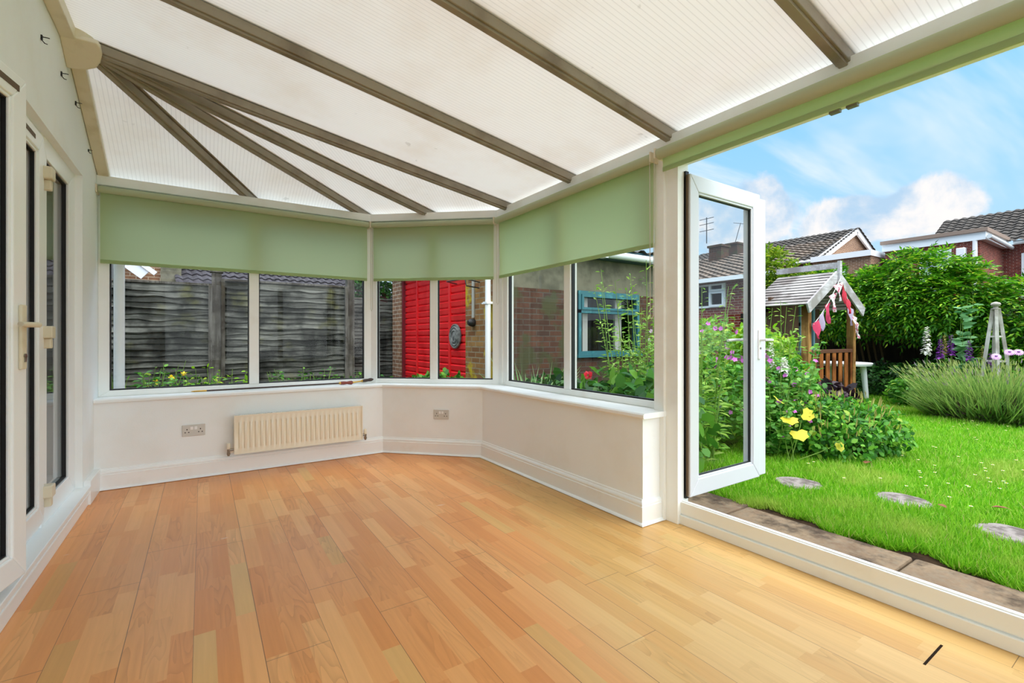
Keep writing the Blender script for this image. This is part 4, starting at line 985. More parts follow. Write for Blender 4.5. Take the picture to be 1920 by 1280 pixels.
# bunting: two strings from the peak
bt = thing('bunting', 'string of pink, lilac and white cloth flags hung from the playhouse gable', 'bunting', (PM, PY0 - .12, 1.5))
def string(P0, P1, sag, n, cols, rg):
    P0, P1 = Vector(P0), Vector(P1); pts = [P0.lerp(P1, t) - Vector((0, 0, sag * 4 * t * (1 - t))) for t in np.linspace(0, 1, 25)]
    b = MB(); b.tube(pts, .006, 5); b.build('cord', F_WHITE, bt)
    for i in range(n):
        t = (i + .5) / n; p = P0.lerp(P1, t) - Vector((0, 0, sag * 4 * t * (1 - t))); d = Vector((P1.x - P0.x, P1.y - P0.y, (P1.z - P0.z) * .35)).normalized() * .115
        w_ = Vector((rg.uniform(-.04, .04), rg.uniform(-.05, 0), -.30 * rg.uniform(.9, 1.1))); f = MB(); rows = 5; V = []
        for r in range(rows + 1):
            s = r / rows
            for q in (-1, 0, 1): V.append(p + d * q * (1 - s * .93) + w_ * s + Vector((0, .025 * math.sin(s * 5 + q * 2 + i), 0)))
        f.add(V, [(r * 3 + q, r * 3 + q + 1, r * 3 + q + 4, r * 3 + q + 3) for r in range(rows) for q in (0, 1)])
        f.build('flag', cols[i % len(cols)], bt, fix=False, smooth=True)
C_P = mat('pink_cloth', lin(214, 66, 104), .9, transl=.3); C_L = mat('lilac_cloth', lin(190, 172, 202), .9, transl=.3); C_R = mat('red_cloth', lin(206, 52, 74), .9, transl=.3)
def flow(t, oc, p): return t.mix(t.smooth(t.noise(oc, 26, 2, .5), .52, .6), lin(236, 232, 234), lin(206, 110, 132))
C_F = mat('floral_cloth', None, .9, fn=flow, transl=.3)
rg = random.Random(4)
string((PM - .02, PY0 - .10, 2.06), (8.12, PY0 - .03, 1.27), .06, 5, [C_F, C_F, C_P, C_L, C_P], rg)
string((PM + .02, PY0 - .10, 2.06), (9.80, PY0 - .03, 1.28), .08, 5, [C_R, C_R, C_L, C_F, C_F], rg)

# --- white table behind the playhouse post
tb = thing('garden_table', 'round white plastic garden table behind the brown playhouse post', 'table', (10.35, 4.1, GZ))
b = MB(); b.lathe((10.35, 4.1, .53), (0, 0, 1), [(0, .40), (.0, .52), (.04, .54), (.055, .53), (.055, .5), (.05, .001)], 36); b.build('tabletop', WHITEPL, tb, smooth=True)
for i in range(4):
    t = math.radians(-52 + 90 * i); c_, s_ = math.cos(t), math.sin(t)
    b = MB(); b.tube([(10.35 + c_ * .40, 4.1 + s_ * .40, .54), (10.35 + c_ * .46, 4.1 + s_ * .46, GZ)], [.055, .04], 10); b.build('leg', WHITEPL, tb, smooth=True)

# --- obelisks
def obelisk(lb, c, h, wd, m, ball=True, tilt=0):
    o = thing('garden_obelisk', lb, 'obelisk', (c[0], c[1], GZ)); x, y = c; top = Vector((x + tilt, y, GZ + h))
    for i in range(4):
        t = math.radians(20 + 90 * i); b = MB(); b.bar((x + wd * math.cos(t), y + wd * math.sin(t), GZ), top + Vector((.035 * math.cos(t), .035 * math.sin(t), 0)), .042, .042); b.build('leg', m, o)
    for k, f in enumerate((.25, .5, .74)):
        b = MB(); q = [(x + tilt * f + (wd * (1 - f) + .03 * f) * math.cos(math.radians(20 + 90 * i)), y + (wd * (1 - f) + .03 * f) * math.sin(math.radians(20 + 90 * i)), GZ + h * f) for i in range(4)]
        for i in range(4): b.bar(q[i], q[(i + 1) % 4], .02, .028)
        b.build('brace', m, o)
    if ball:
        b = MB(); b.lathe(top, (0, 0, 1), [(0, .055), (.02, .06), (.03, .03), (.05, .03), (.06, .05), (.085, .062), (.11, .05), (.125, .01)], 14); b.build('ball_finial', m, o, smooth=True)
    return o
obelisk('silvery wooden garden obelisk with ball finial in the flower bed', (10.45, 1.95), 1.62, .22, OBELWOOD)
obelisk('thin weathered pole obelisk among shrubs seen through the open door glass', (4.87, 3.55), 1.50, .22, FPOST, False)

# --- far houses
def far_window(parent, o, a, n, r, frame=.08, glass=DARKGLASS):
    b = MB(); ring(b, o, a, n, r, (r[0] + frame, r[1] + frame, r[2] - frame, r[3] - frame), -.02, .06); f = b.build('window', UPVC, parent)
    u0, z0, u1, z1 = r; MB().obb(o, a, (0, 0, 1), n, (u0 + frame, z0 + frame, .0), (u1 - frame, z1 - frame, .02)).build('pane', glass, f); return f
h1 = thing('brick_house', 'red brick house with flat roofed extension and dark tiled roof beyond the hedge', 'house', (31, 3, GZ))
b = MB(); b.box(28, 31.8, 5.7, 9.07, GZ, 5.3); b.build('extension_wall', BRICK_RED, h1)
b = MB(); b.box(31.8, 39, -12, 8.55, GZ, 5.45); b.build('main_wall', BRICK_RED, h1)
b = MB(); b.box(27.85, 31.8, 5.5, 9.15, 5.28, 5.62); b.build('flat_roof_fascia', UPVC, h1)
b = MB(); b.box(27.75, 31.8, 5.42, 9.2, 5.62, 5.78); b.build('flat_roof_edge', mat('brown_roof_felt', lin(146, 126, 112), .9), h1)
b = MB(); b.tube([(27.8, 5.38, 5.38), (31.7, 5.38, 5.30)], .09, 10); b.tube([(31.55, -12, 5.5), (31.55, 5.3, 5.5)], .10, 10); b.build('gutter', GUTTER, h1, smooth=True)
b = MB(); b.tube([(27.93, 5.85, GZ), (27.93, 5.85, 5.3)], .085, 10); b.build('downpipe', WHITEPL, h1, smooth=True)
far_window(h1, (28, 0, 0), (0, 1, 0), (-1, 0, 0), (6.62, 2.9, 7.75, 5.05), .13, mat('pale_pane', lin(176, 190, 196), .2))
far_window(h1, (31.8, 0, 0), (0, 1, 0), (-1, 0, 0), (3.2, 2.9, 5.08, 5.0), .14, mat('net_curtain_pane', lin(138, 146, 152), .4, var=(9, lin(208, 212, 214), .4, .6)))
b = MB(); b.box(27.72, 28, 6.12, 6.42, 4.55, 5.02); b.build('alarm_box', WHITEPL, h1, bevel=.03)
grid_roof((31.4, -12, 5.55), (0, 20.6, 0), (3.7, 0, 2.15), 0, 0, .34, .34, .035, .05).build('roof', TILE, h1, fix=False)
b = MB(); b.add([(31.4, 8.62, 5.5), (35.1, 8.62, 7.68), (38.8, 8.62, 5.5)], [(0, 1, 2)]); b.build('gable_end', BRICK_RED, h1)
h2 = thing('gabled_house', 'brown brick house with white bargeboards and grey tiled gable beyond the hedge', 'house', (31, 13, GZ))
b = MB(); b.box(27.9, 36.6, 12.05, 22, GZ, 5.3); b.build('wall', BRICK_BROWN, h2)
b = MB(); b.add([(27.7, 12.02, 5.3), (36.9, 12.02, 5.3), (32.3, 12.02, 7.40), (27.7, 12.1, 5.3), (36.9, 12.1, 5.3), (32.3, 12.1, 7.40)], [(0, 1, 2), (5, 4, 3), (0, 3, 4, 1), (1, 4, 5, 2), (2, 5, 3, 0)]); b.build('gable', BRICK_BROWN, h2)
for sgn in (-1, 1):
    b = MB(); b.bar((32.3, 11.85, 7.40), (32.3 + sgn * 4.85, 11.85, 5.2), .10, .34); b.build('bargeboard', WHITEPL, h2)
    grid_roof((32.3 + sgn * 4.9, 11.7, 5.25), (0, 10.5, 0), (-sgn * 4.9, 0, 2.32), 0, 0, .34, .34, .035, .05).build('roof', TILE, h2, fix=False)
b = MB(); b.tube([(27.45, 11.7, 5.22), (27.45, 22, 5.22)], .09, 8); b.build('gutter', WHITEPL, h2)
b = MB(); b.box(27.0, 32, 9.32, 11.9, GZ, 5.05); b.build('side_extension', BRICK_BROWN, h2)
b = MB(); b.box(26.85, 32, 9.26, 11.95, 5.05, 5.33); b.build('flat_roof_fascia', WHITEPL, h2)
far_window(h2, (27.0, 0, 0), (0, 1, 0), (-1, 0, 0), (10.35, 3.1, 11.1, 4.62), .14)
b = MB(); b.box(29.0, 29.8, 17.3, 18.1, 5.2, 7.2); b.box(28.95, 29.85, 17.25, 18.15, 7.2, 7.32); b.build('chimney', BRICK_SHED, h2)
b = MB(); b.tube([(29.4, 17.7, 7.3), (29.4, 17.3, 8.6)], .02, 5); b.tube([(29.4, 17.1, 8.5), (29.4, 17.8, 8.7)], .015, 5); b.build('aerial', BLACKM, h2)

bg_ = thing('bungalow', 'red brick bungalow with brown tiled roof and white casement window behind the door glass', 'bungalow', (15, 10, GZ))
b = MB(); b.box(13, 20, 6.9, 14, GZ, 2.75); b.build('wall', BRICK_BUNG, bg_)
grid_roof((12.7, 6.6, 2.80), (0, 8, 0), (4.4, 0, 1.45), 0, 0, .30, .28, .03, .05).build('roof', mat('brown_roof_tile', lin(112, 96, 82), .8, var=(4, lin(74, 66, 58), .4, .65)), bg_, fix=False)
b = MB(); b.box(12.58, 12.72, 6.5, 14.6, 2.72, 2.84); b.build('gutter', UPVC, bg_)
wn = far_window(bg_, (13, 0, 0), (0, 1, 0), (-1, 0, 0), (8.10, 1.98, 9.6, 2.70), .06)
b = MB(); ring(b, (13, 0, 0), (0, 1, 0), (-1, 0, 0), (8.12, 2.0, 8.62, 2.46), (8.19, 2.07, 8.55, 2.40), .0, .09); ring(b, (13, 0, 0), (0, 1, 0), (-1, 0, 0), (8.12, 2.47, 8.62, 2.69), (8.19, 2.53, 8.55, 2.64), .0, .09); b.build('casement', UPVC, wn)
b = MB(); b.box(16.2, 16.7, 10.3, 10.8, 3.6, 4.5); b.box(16.15, 16.75, 10.25, 10.85, 4.5, 4.58); b.build('chimney', BRICK_SHED, bg_)
b = MB(); b.tube([(16.2, 10.9, 4.7), (16.2, 10.9, 5.7)], .018, 5)
for z_ in (5.2, 5.45, 5.65): b.tube([(16.2, 10.6, z_), (16.2, 11.2, z_)], .012, 5)
b.build('aerial', BLACKM, bg_)


# ================================================================== PLANTS
def plant(name, lb, cat, loc, group=None): return thing(name, lb, cat, (loc[0], loc[1], GZ), group)
def stems(parent, tips, r=.006, m=BARK, base=(0, 0), spread=.08):
    b = MB()
    for (x, y, z) in tips:
        bx, by = base[0] + R.normal() * spread, base[1] + R.normal() * spread
        b.tube([(bx, by, 0), (bx * .4 + x * .6 + R.normal() * .02, by * .4 + y * .6, z * .55), (x, y, z)], [r, r * .8, r * .4], 5, cap=False)
    return b.build('stems', m, parent, local=True, fix=False)

# --- the climber: overlapping swags of pinnate leaves hanging over the added dark fence
def wisteria(lb, loc, blobs, per=900, L=.34, m=L_WIST, leaflet=.105, name='wisteria'):
    w_ = plant(name, lb, 'climbing plant', loc); parts = []
    for (cx, cy, cz, rx, ry, rz) in blobs:
        n = int(per * (rx * rz + ry * rz) / .8); d = nrm(R.normal(size=(n, 3))); d[:, 0] = np.where(R.random(n) < .75, -np.abs(d[:, 0]), d[:, 0])
        rad = R.uniform(.72, 1.05, n)[:, None]; P = np.array([cx, cy, cz]) + d * rad * [rx, ry, rz]
        A = nrm(d * .8 + R.normal(size=(n, 3)) * .45 + np.array([-.25, -.1, -.15])); S = nrm(np.cross(A, np.array([0, 0, 1.0]) + R.normal(size=(n, 3)) * .25)); Nn = np.cross(S, A)
        Ln = L * R.uniform(.7, 1.2, n); k = 5
        for i in range(k):
            t = (i + .7) / (k + .3); Q = P + A * (Ln * t)[:, None] - np.array([0, 0, 1.0]) * (Ln * t * t * .35)[:, None]
            for sg in (-1, 1):
                D = A * .55 + S * sg * .8 + np.array([0, 0, -.25]) + R.normal(size=(n, 3)) * .12
                parts.append(leaves(Q, D, Nn + R.normal(size=(n, 3)) * .25, leaflet * R.uniform(.8, 1.2, n), leaflet * .36, 'lance'))
        parts.append(leaves(P + A * Ln[:, None] - np.array([0, 0, 1.0]) * (Ln * .35)[:, None], A + np.array([0, 0, -.4]), Nn, leaflet, leaflet * .36, 'lance'))
    V, F = merge(parts); V = V - np.array([loc[0], loc[1], GZ]); f = npmesh('foliage', V, F, m, w_); return w_
wz = wisteria('big arching green wisteria bush rising highest over the added dark fence, centre of the hedge', (12.2, 3.2), [(12.0, 3.25, 2.0, .75, .85, .72), (11.9, 2.75, 1.75, .7, .6, .55), (12.0, 4.0, 1.88, .7, .6, .55), (11.75, 3.3, 1.75, .6, .8, .38)], 480)
b = MB()
for i in range(5):
    y0 = 3.9 + .12 * i; b.tube([(12.3 - 12.2, y0 - 3.2, 0), (12.1 - 12.2, y0 - 3.1, 1.0), (11.8 - 12.2, y0 - 3.25 + .1 * i, 1.9)], .02, 6)
b.tube([(-.75, .55, 1.55), (-.85, .75, 1.3), (-.80, .5, 1.22), (-.82, .95, 1.25)], .008, 5); b.tube([(-.75, .35, 1.65), (-.95, .45, 1.5), (-.85, .2, 1.25), (-.8, .35, 1.2)], .008, 5); b.build('stems', BARK, wz, local=True, fix=False)
wisteria('green wisteria mass hanging behind the playhouse roof', (12.2, 5.0), [(12.0, 4.95, 1.9, .7, .75, .62), (11.9, 5.7, 1.9, .7, .6, .6)], 520)
wisteria('lower light green climber along the hedge to the right behind the obelisk', (12.2, 1.6), [(12.0, 1.75, 1.42, .65, .75, .62), (11.9, .9, 1.50, .65, .7, .70), (12.0, .1, 1.55, .6, .6, .7), (11.7, 1.4, .8, .5, .9, .6)], 520)
wisteria('yellow green leafy shrub left of the playhouse ridge, beside the door edge', (11.6, 5.8), [(11.4, 5.85, 2.25, .5, .42, .85), (11.3, 5.4, 2.1, .45, .42, .5)], 480, .26, leafmat('yellow_green_leaf', [(0, lin(60, 104, 18)), (.5, lin(112, 150, 28)), (1, lin(176, 186, 60))]))

def shrub(name, lb, cat, loc, blobs, m, L, Wd, shape='oval', n=1500, group=None, fill=.6, st=5, droop=.3):
    s = plant(name, lb, cat, loc, group); parts = [bush(np.array(c), r, int(n * f), L, Wd, shape, droop, fill) for (c, r, f) in blobs]
    V, F = merge(parts); npmesh('foliage', V, F, m, s); tips = []
    for (c, r, f) in blobs:
        for _ in range(st): tips.append((c[0] + R.normal() * r[0] * .4, c[1] + R.normal() * r[1] * .4, c[2] + r[2] * R.uniform(.2, .8)))
    stems(s, tips); return s
# dark shrubs under the climber
for (x_, y_, r_, h_, l) in [(11.4, 2.9, .7, .75, 'dark green low shrub at the foot of the hedge left of the white foxglove'), (11.6, 3.75, .6, .65, 'dark low shrub at the foot of the hedge just right of the white table'), (11.4, 2.2, .6, .8, 'mid green shrub below the hedge behind the lupins'),
                            (11.3, 1.3, .7, .85, 'dark green shrub below the hedge behind the pink daisies')]:
    shrub('low_shrub', l, 'shrub', (x_, y_), [((0, 0, h_ * .5), (r_, r_, h_ * .55), 1)], L_DARK if y_ > 2.5 else L_MID, .09, .05, n=1500, group='shrubs under the hedge')
tr_ = plant('tree', 'bright green leafy tree showing over the low fence beside the tall post', 'tree', (3.42, 12.3)); V, F = bush((0, 0, 1.75), (.6, .6, .68), 2600, .12, .07); npmesh('foliage', V, F, L_MID, tr_); b = MB(); b.tube([(0, 0, 0), (0, 0, 2.2)], .08, 8); b.build('trunk', BARK, tr_, local=True)
tr_ = plant('tree', 'dark tree behind the garage seen at the corner of the angled window', 'tree', (3.45, 10.4)); V, F = bush((0, 0, 2.3), (.75, .6, .8), 2600, .12, .07); npmesh('foliage', V, F, L_DARK, tr_); b = MB(); b.tube([(0, 0, 0), (0, 0, 2.2)], .08, 8); b.build('trunk', BARK, tr_, local=True)

# --- mallow and other tall flowering plants by the open door
def flowering(name, lb, cat, loc, h, r, n_st, m, L, Wd, shape, fm=None, nf=0, fsize=.03, group=None, leafn=26, tall=.5):
    s = plant(name, lb, cat, loc, group); parts = []; b = MB(); FP = []
    for i in range(n_st):
        a = R.random() * 6.28; q = math.sqrt(R.random()) * r; hh = h * R.uniform(tall, 1.0); tip = np.array([q * math.cos(a) * 1.2, q * math.sin(a) * 1.2, hh]); base = np.array([tip[0] * .4, tip[1] * .4, 0])
        mid_ = base * .45 + tip * .55 + np.array([R.normal() * .03, R.normal() * .03, 0]); b.tube([base, mid_, tip], [.006, .005, .002], 5, cap=False)
        t = R.random(leafn) ** .8; P = np.where(t[:, None] < .55, base + (mid_ - base) * (t / .55)[:, None], mid_ + (tip - mid_) * ((t - .55) / .45)[:, None])
        dirs = nrm(np.concatenate([R.normal(size=(leafn, 2)), R.uniform(-.2, .6, (leafn, 1))], 1)); sz = (1.15 - .6 * t)
        parts.append(leaves(P + dirs * .03 * sz[:, None], dirs, np.array([0, 0, 1.0]) + R.normal(size=(leafn, 3)) * .4, L * sz * R.uniform(.7, 1.2, leafn), Wd * sz * R.uniform(.8, 1.2, leafn), shape))
        for _ in range(nf):
            tt = R.uniform(.45, 1.0); FP.append(mid_ + (tip - mid_) * ((tt - .45) / .55) + R.normal(size=3) * .035)
    V, F = merge(parts); npmesh('foliage', V, F, m, s); b.build('stems', STEM, s, local=True, fix=False)
    if FP:
        FP = np.array(FP); out = []
        for k in range(5):
            a = 2 * math.pi * k / 5; n = len(FP); face = nrm(np.array([-.75, -.35, .5]) + R.normal(size=(n, 3)) * .35) if k == 0 else face
            e1 = nrm(np.cross(face, [0, 0, 1.0])); e2 = np.cross(face, e1); D = e1 * math.cos(a) + e2 * math.sin(a) + face * .25
            out.append(leaves(FP, D, face, fsize, fsize * .95, 'oval'))
        V, F = merge(out); npmesh('blossoms', V, F, fm, s)
    return s
flowering('mallow', 'mallow with small mauve flowers just right of the open door edge', 'flowering plant', (5.25, 2.62), 1.2, .38, 26, L_MALL, .085, .08, 'lobed', F_PINK, 1, .028)
flowering('mallow', 'mallow with mauve flowers standing lower in front beside the door edge', 'flowering plant', (4.75, 2.5), .72, .28, 18, L_MALL, .08, .075, 'lobed', F_PINK, 1, .026)
flowering('willow_shrub', 'upright pale willowy shrub in front of the playhouse porch', 'shrub', (6.05, 3.1), 1.66, .36, 20, L_WILL, .13, .038, 'oval', leafn=30)
shrub('leafy_shrub', 'yellowish green leafy shrub under the playhouse eave left of the porch', 'shrub', (6.5, 3.45), [((0, 0, .62), (.45, .42, .64), 1), ((-.1, .1, 1.0), (.32, .3, .36), .5)], L_LIME, .11, .06, n=1500)
shrub('leafy_shrub', 'mid green leafy shrub filling the border between mallow and playhouse', 'shrub', (5.8, 2.85), [((0, 0, .42), (.48, .4, .5), 1)], L_MID, .09, .06, n=1400)
# plants seen through the glass of the open door
shrub('leafy_shrub', 'broad green shrub behind the lower glass of the open door', 'shrub', (5.0, 3.35), [((0, 0, .40), (.65, .45, .50), 1), ((-.3, .3, .5), (.4, .4, .5), .6)], L_MID, .09, .055, n=1700)
flowering('mallow', 'tall mauve flowered plant behind the middle of the open door glass', 'flowering plant', (5.6, 3.35), 1.45, .45, 30, L_MALL, .09, .08, 'lobed', F_PINK, 2, .036)
flowering('mallow', 'pale flowered plant behind the hinge side of the open door glass', 'flowering plant', (5.0, 3.75), 1.35, .40, 22, L_MALL, .08, .07, 'lobed', F_PALE, 1, .03)
shrub('leafy_shrub', 'lime green shrub behind the open door glass under the bungalow wall', 'shrub', (7.65, 5.05), [((0, 0, .75), (.68, .5, .78), 1)], L_LIME, .12, .07, n=1700)
shrub('leafy_shrub', 'dark blue green shrub low behind the open door glass', 'shrub', (4.55, 3.15), [((0, 0, .28), (.42, .32, .34), 1)], L_DARK, .07, .045, n=1300)
# big yellow leaves, purple heuchera, low mound
yl = plant('hollyhock_leaves', 'plant with big yellow fading leaves at the lawn edge by the door', 'plant', (4.62, 2.22))
PP = np.array([[-.02, .02, .42], [.02, -.04, .30], [.28, -.28, .20], [.18, -.02, .45], [-.03, .1, .58]]); V, F = leaves(PP, np.array([[-.5, -.5, -.3], [-.4, -.6, -.5], [-.3, -.4, -.8], [.3, -.7, -.2], [-.6, -.2, .1]]), np.array([[-.6, -.6, .6]] * 5), np.array([.11, .12, .08, .10, .09]), np.array([.14, .145, .07, .13, .11]), 'lobed'); npmesh('yellow_leaf', V, F, L_YELL, yl); stems(yl, [tuple(p) for p in PP], .005, STEM, spread=.02)
shrub('heuchera', 'dark purple leaved plant below the playhouse balusters', 'plant', (6.25, 2.55), [((0, 0, .32), (.30, .28, .32), 1)], L_PURP, .11, .10, 'lobed', n=420)
md = shrub('mound_shrub', 'low rounded green mound shrub spilling onto the lawn', 'shrub', (5.42, 2.12), [((0, 0, .22), (.60, .42, .33), 1), ((-.35, .12, .24), (.3, .3, .34), .5), ((.3, -.12, .2), (.42, .34, .28), .7)], L_MID, .066, .040, n=2200, st=9)
d_, p_ = sphere_pts(170, .95); d_[:, 2] = np.abs(d_[:, 2]); P = d_ * [.62, .44, .34] + [0, 0, .24]; V, F = leaves(P, d_ * .4 + [0, 0, 1.0], R.normal(size=(170, 3)), R.uniform(.05, .11, 170), .012, 'oval'); npmesh('seed_heads', V, F, L_SEED, md, kind='stuff')

# --- lavender clump and the bed behind
lv = plant('lavender', 'large spiky grey green lavender clump at the far edge of the lawn', 'lavender', (9.25, 1.72))
n = 5200; a = R.random(n) * 6.28; q = np.sqrt(R.random(n)); bx = np.stack([q * np.cos(a) * .38, q * np.sin(a) * .75, R.uniform(.0, .3, n) * (1 - q * .6)], 1)
D = nrm(np.stack([np.cos(a) * q * .8 + R.normal(size=n) * .36 - .1, np.sin(a) * q * .9 + R.normal(size=n) * .36, np.ones(n)], 1)); V, F = leaves(bx, D, R.normal(size=(n, 3)), R.uniform(.2, .55, n), .016, 'lance'); npmesh('foliage', V, F, L_LAV, lv)
n = 800; a = R.random(n) * 6.28; q = np.sqrt(R.random(n)); bx = np.stack([q * np.cos(a) * .35, q * np.sin(a) * .75, np.full(n, .22)], 1); D = nrm(np.stack([np.cos(a) * q * .6 - .12 + R.normal(size=n) * .12, np.sin(a) * q * .9 + R.normal(size=n) * .12, np.ones(n)], 1)); Ls = R.uniform(.40, .74, n)
V1 = leaves(bx, D, R.normal(size=(n, 3)), Ls, .010, 'lance'); V2 = leaves(bx + D * (Ls * .85)[:, None], D, R.normal(size=(n, 3)), .08, .016, 'oval'); V, F = merge([V1]); npmesh('flower_stalks', V, F, L_LAV, lv)
V, F = V2; npmesh('seed_heads', V, F, leafmat('lavender_head', [(0, lin(140, 156, 84)), (.7, lin(170, 180, 104)), (1, lin(130, 104, 140))]), lv, kind='stuff')
n = 1500; d_, p_ = sphere_pts(n, .8); P = p_ * [.46, .80, .24] + [0, 0, .16]; P[:, 2] = np.maximum(P[:, 2], .02); V, F = leaves(P, d_ + [0, 0, .5], R.normal(size=(n, 3)), .10, .02, 'lance'); npmesh('dry_base', V, F, leafmat('dry_lavender', [(0, lin(70, 56, 60)), (1, lin(120, 96, 84))], .1), lv)
for (x_, y_, h_, l) in [(10.3, 2.35, .55, 'leafy green perennial in front of the lupins'), (10.2, 1.5, .62, 'leafy green perennial below the obelisk'), (9.9, .95, .6, 'leafy green perennial at the right end of the flower bed'), (10.2, 2.85, .5, 'leafy green perennial below the white foxglove')]:
    shrub('border_perennial', l, 'plant', (x_, y_), [((0, 0, h_ * .5), (.42, .42, h_ * .55), 1)], L_MID, .10, .055, n=900, group='leafy border plants')
def spike(name, lb, loc, h, fm, hs, rad, group=None, leafy=10):
    s = plant(name, lb, 'flower', loc, group); b = MB(); b.tube([(0, 0, 0), (.01, .0, h)], [.008, .004], 6); b.build('stem', STEM, s, local=True)
    n = 90; t = np.linspace(0, 1, n); a = np.arange(n) * 2.4; P = np.stack([np.cos(a) * .008, np.sin(a) * .008, h - hs * (1 - t)], 1); D = np.stack([np.cos(a), np.sin(a), -.35 + t * .6], 1) + R.normal(size=(n, 3)) * .3
    V, F = leaves(P, D, np.stack([np.zeros(n), np.zeros(n), np.ones(n)], 1), rad * (1.1 - .75 * t) * R.uniform(.6, 1.2, n), rad * .7 * (1.1 - .7 * t), 'oval'); npmesh('blossoms', V, F, fm, s)
    m = leafy; P = np.stack([np.zeros(m), np.zeros(m), R.uniform(.05, h - hs, m)], 1); D = np.concatenate([R.normal(size=(m, 2)), R.uniform(-.2, .4, (m, 1))], 1); V, F = leaves(P, D, np.tile([0, 0, 1.0], (m, 1)), .16, .06, 'oval'); npmesh('foliage', V, F, L_MID, s)
def at(u, d): r = (u - 960) / 878; return (d * (.552 + .834 * r), d * (.834 - .552 * r))
def zat(v, d): return 1.05 + (634 - v) / 878 * d - GZ
spike('foxglove', 'white foxglove spike in front of the dark hedge', at(1738, 8.0), zat(612, 8.0), F_WHITE, .46, .085)
for (u, v, l, hs) in [(1763, 636, 'purple lupin spike nearest the white foxglove', .26), (1783, 628, 'purple lupin spike taller of the pair beside the foxglove', .28), (1817, 638, 'purple lupin spike below the tall hollyhock', .27), (1858, 662, 'low purple lupin beside the pink daisies', .2)]: spike('lupin', l, at(u, 7.6), zat(v, 7.6), F_PURP, hs * 1.15, .068, 'lupins')
for (u, v, l) in [(1771, 628, 'cream faded lupin spike between two purple ones'), (1842, 648, 'faded brown lupin spike right of the purple ones')]: spike('lupin', l, at(u, 7.7), zat(v, 7.7), L_SEED, .32, .055, 'lupins')
spike('foxglove', 'white foxglove spike just right of the open door edge', at(1446, 5.6), zat(642, 5.6), F_WHITE, .34, .075)
spike('foxglove', 'short white foxglove low in the border by the door edge', at(1470, 5.4), zat(672, 5.4), F_WHITE, .14, .08)
hh = flowering('hollyhock', 'tall pale green hollyhock standing above the lupins', 'flowering plant', at(1812, 7.75), zat(545, 7.75), .12, 4, L_GLAUC, .20, .20, 'lobed', leafn=16, tall=.8)
for (u, v, l) in [(1868, 668, 'pale pink daisy flower head nearest the low purple lupin'), (1893, 660, 'pale pink daisy flower head below the obelisk'), (1910, 660, 'pale pink daisy flower head right of the obelisk foot')]:
    x_, y_ = at(u, 7.2); h_ = zat(v, 7.2); s = plant('pink_daisy', l, 'flower', (x_, y_), 'pink daisies'); b = MB(); b.tube([(0, 0, 0), (0, 0, h_)], .004, 5); b.build('stem', STEM, s, local=True)
    a = np.linspace(0, 6.28, 18, endpoint=False); V, F = leaves(np.tile([0, 0, h_], (18, 1)), np.outer(np.cos(a), [-.36, .93, .0]) + np.outer(np.sin(a), [.55, .21, .81]), np.tile([-.75, -.29, .59], (18, 1)), .065, .024, 'oval'); npmesh('petals', V, F, F_PALE, s)
    b = MB(); b.lathe((0, 0, h_ + .004), (0, 0, 1), [(0, .02), (.012, .014)], 10); b.build('centre', F_PURP, s, local=True)

# --- bed outside the window beside the door
shrub('hydrangea', 'broad leaved hydrangea right under the window beside the garden door', 'shrub', (3.15, 2.75), [((0, 0, .45), (.5, .55, .42), 1), ((.1, .5, .42), (.4, .4, .42), .6)], L_HYD, .14, .10, n=800)
shrub('ivy_clump', 'dark ivy clump below the window beside the garden door', 'ivy', (2.85, 3.35), [((0, 0, .40), (.36, .45, .40), 1)], L_DARK, .09, .085, 'lobed', n=800)
flowering('willow_shrub', 'tall willow shrub with silvery tips in front of the blue window', 'shrub', (3.72, 3.25), 1.92, .42, 30, L_WILL, .10, .034, 'oval', leafn=48)
flowering('willow_shrub', 'denser willow shrub at the right edge of the window by the door post', 'shrub', (4.0, 2.75), 1.7, .34, 26, L_WILL, .11, .035, 'oval', leafn=40)
rs = plant('rose', 'single red rose bloom low in the right hand window', 'flower', at(1103, 4.3)); h_ = zat(703, 4.3); b = MB(); b.tube([(0, 0, 0), (0, 0, h_)], .004, 5); b.build('stem', STEM, rs, local=True)
d_, p_ = sphere_pts(26, .6); V, F = leaves(p_ * .014 + [0, 0, h_], d_ + [0, 0, .4], d_ + .3, .034, .034, 'oval'); npmesh('petals', V, F, F_RED, rs)
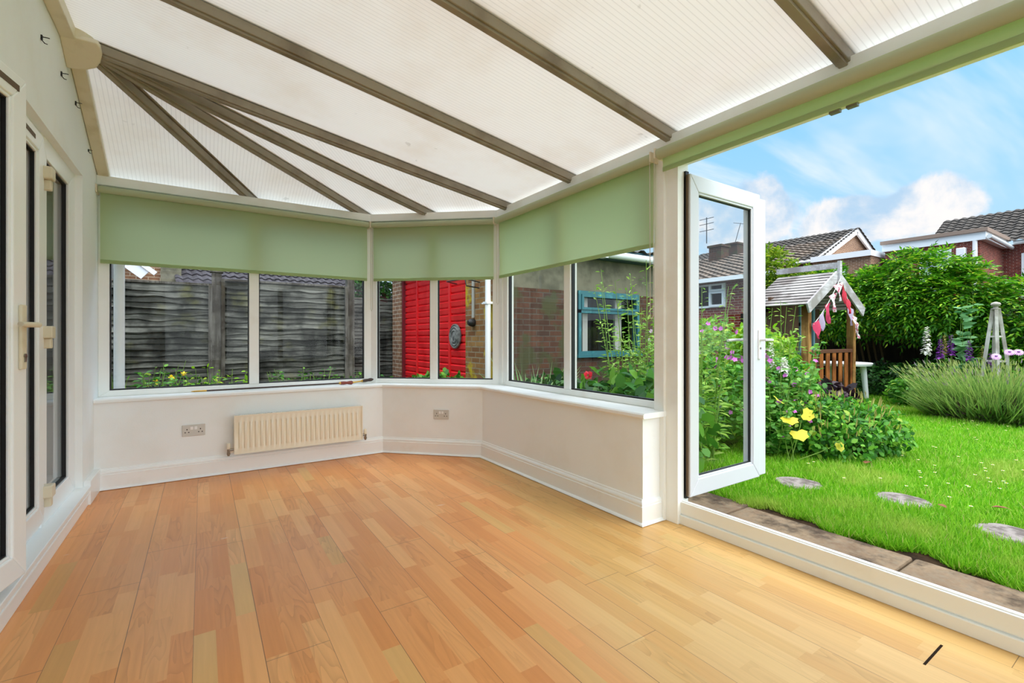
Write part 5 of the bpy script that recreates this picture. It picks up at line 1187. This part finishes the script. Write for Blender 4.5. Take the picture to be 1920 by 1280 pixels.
ir = plant('strap_leaved_plant', 'pale strap leaved clump low in the left pane beside the red door corner', 'plant', at(1000, 5.0)); n = 110; a = R.random(n) * 6.28; D = np.stack([np.cos(a) * .8, np.sin(a) * .8, np.ones(n) * R.uniform(.6, 1.4, n)], 1); V, F = leaves(np.stack([np.cos(a) * .05, np.sin(a) * .05, np.full(n, .30)], 1), D, R.normal(size=(n, 3)) + [0, 0, .5], R.uniform(.4, .80, n), .032, 'lance'); npmesh('foliage', V, F, L_STRAP, ir)
shrub('ground_cover', 'low leafy ground cover outside the right window beside the strap leaves', 'plant', (3.3, 4.35), [((0, 0, .36), (.5, .5, .36), 1)], L_DARK, .08, .06, n=900)
shrub('ground_cover', 'low variegated leafy plants at the foot of the red garage door', 'plant', (2.75, 6.0), [((0, 0, .36), (.42, .9, .34), 1)], L_HYD, .08, .06, 'lobed', n=1100)
# weeds at the foot of the side fence
for (x_, y_, h_, m_, l) in [(-.55, 5.7, .62, L_MID, 'leafy green weeds by the downpipe below the side fence'), (.15, 6.5, .50, L_LIME, 'yellow flowering weeds at the foot of the fence post'), (-.1, 6.0, .50, L_MID, 'low green weeds in the middle of the left window pane'), (1.1, 6.6, .46, L_HYD, 'low green weeds under the fence in the right pane of the long window'), (1.75, 6.3, .42, L_HYD, 'low weeds below the tall fence post')]:
    flowering('weeds', l, 'weeds', (x_, y_), h_ + .34, .38, 40, m_, .10, .055, 'oval', F_YEL if x_ < .3 else F_WHITE, 0 if m_ is L_LIME else 0, .02, 'weeds by the side fence', 18, .6)
for (u, v, d, l) in [(293, 714, 5.3, 'yellow flower at the left in the weeds below the fence'), (321, 709, 5.4, 'yellow flower in the weeds below the middle of the fence panel'), (344, 701, 5.5, 'yellow flower standing highest in the weeds below the fence')]:
    x_, y_ = at(u, d); h_ = zat(v, d); s = plant('yellow_poppy', l, 'flower', (x_, y_), 'yellow flowers by the fence'); b = MB(); b.tube([(0, 0, 0), (0, 0, h_)], .003, 5); b.build('stem', STEM, s, local=True); d_, p_ = sphere_pts(9, .5); V, F = leaves(p_ * .01 + [0, 0, h_], d_ + [0, 0, .5], d_, .035, .035, 'oval'); npmesh('petals', V, F, F_YEL, s)
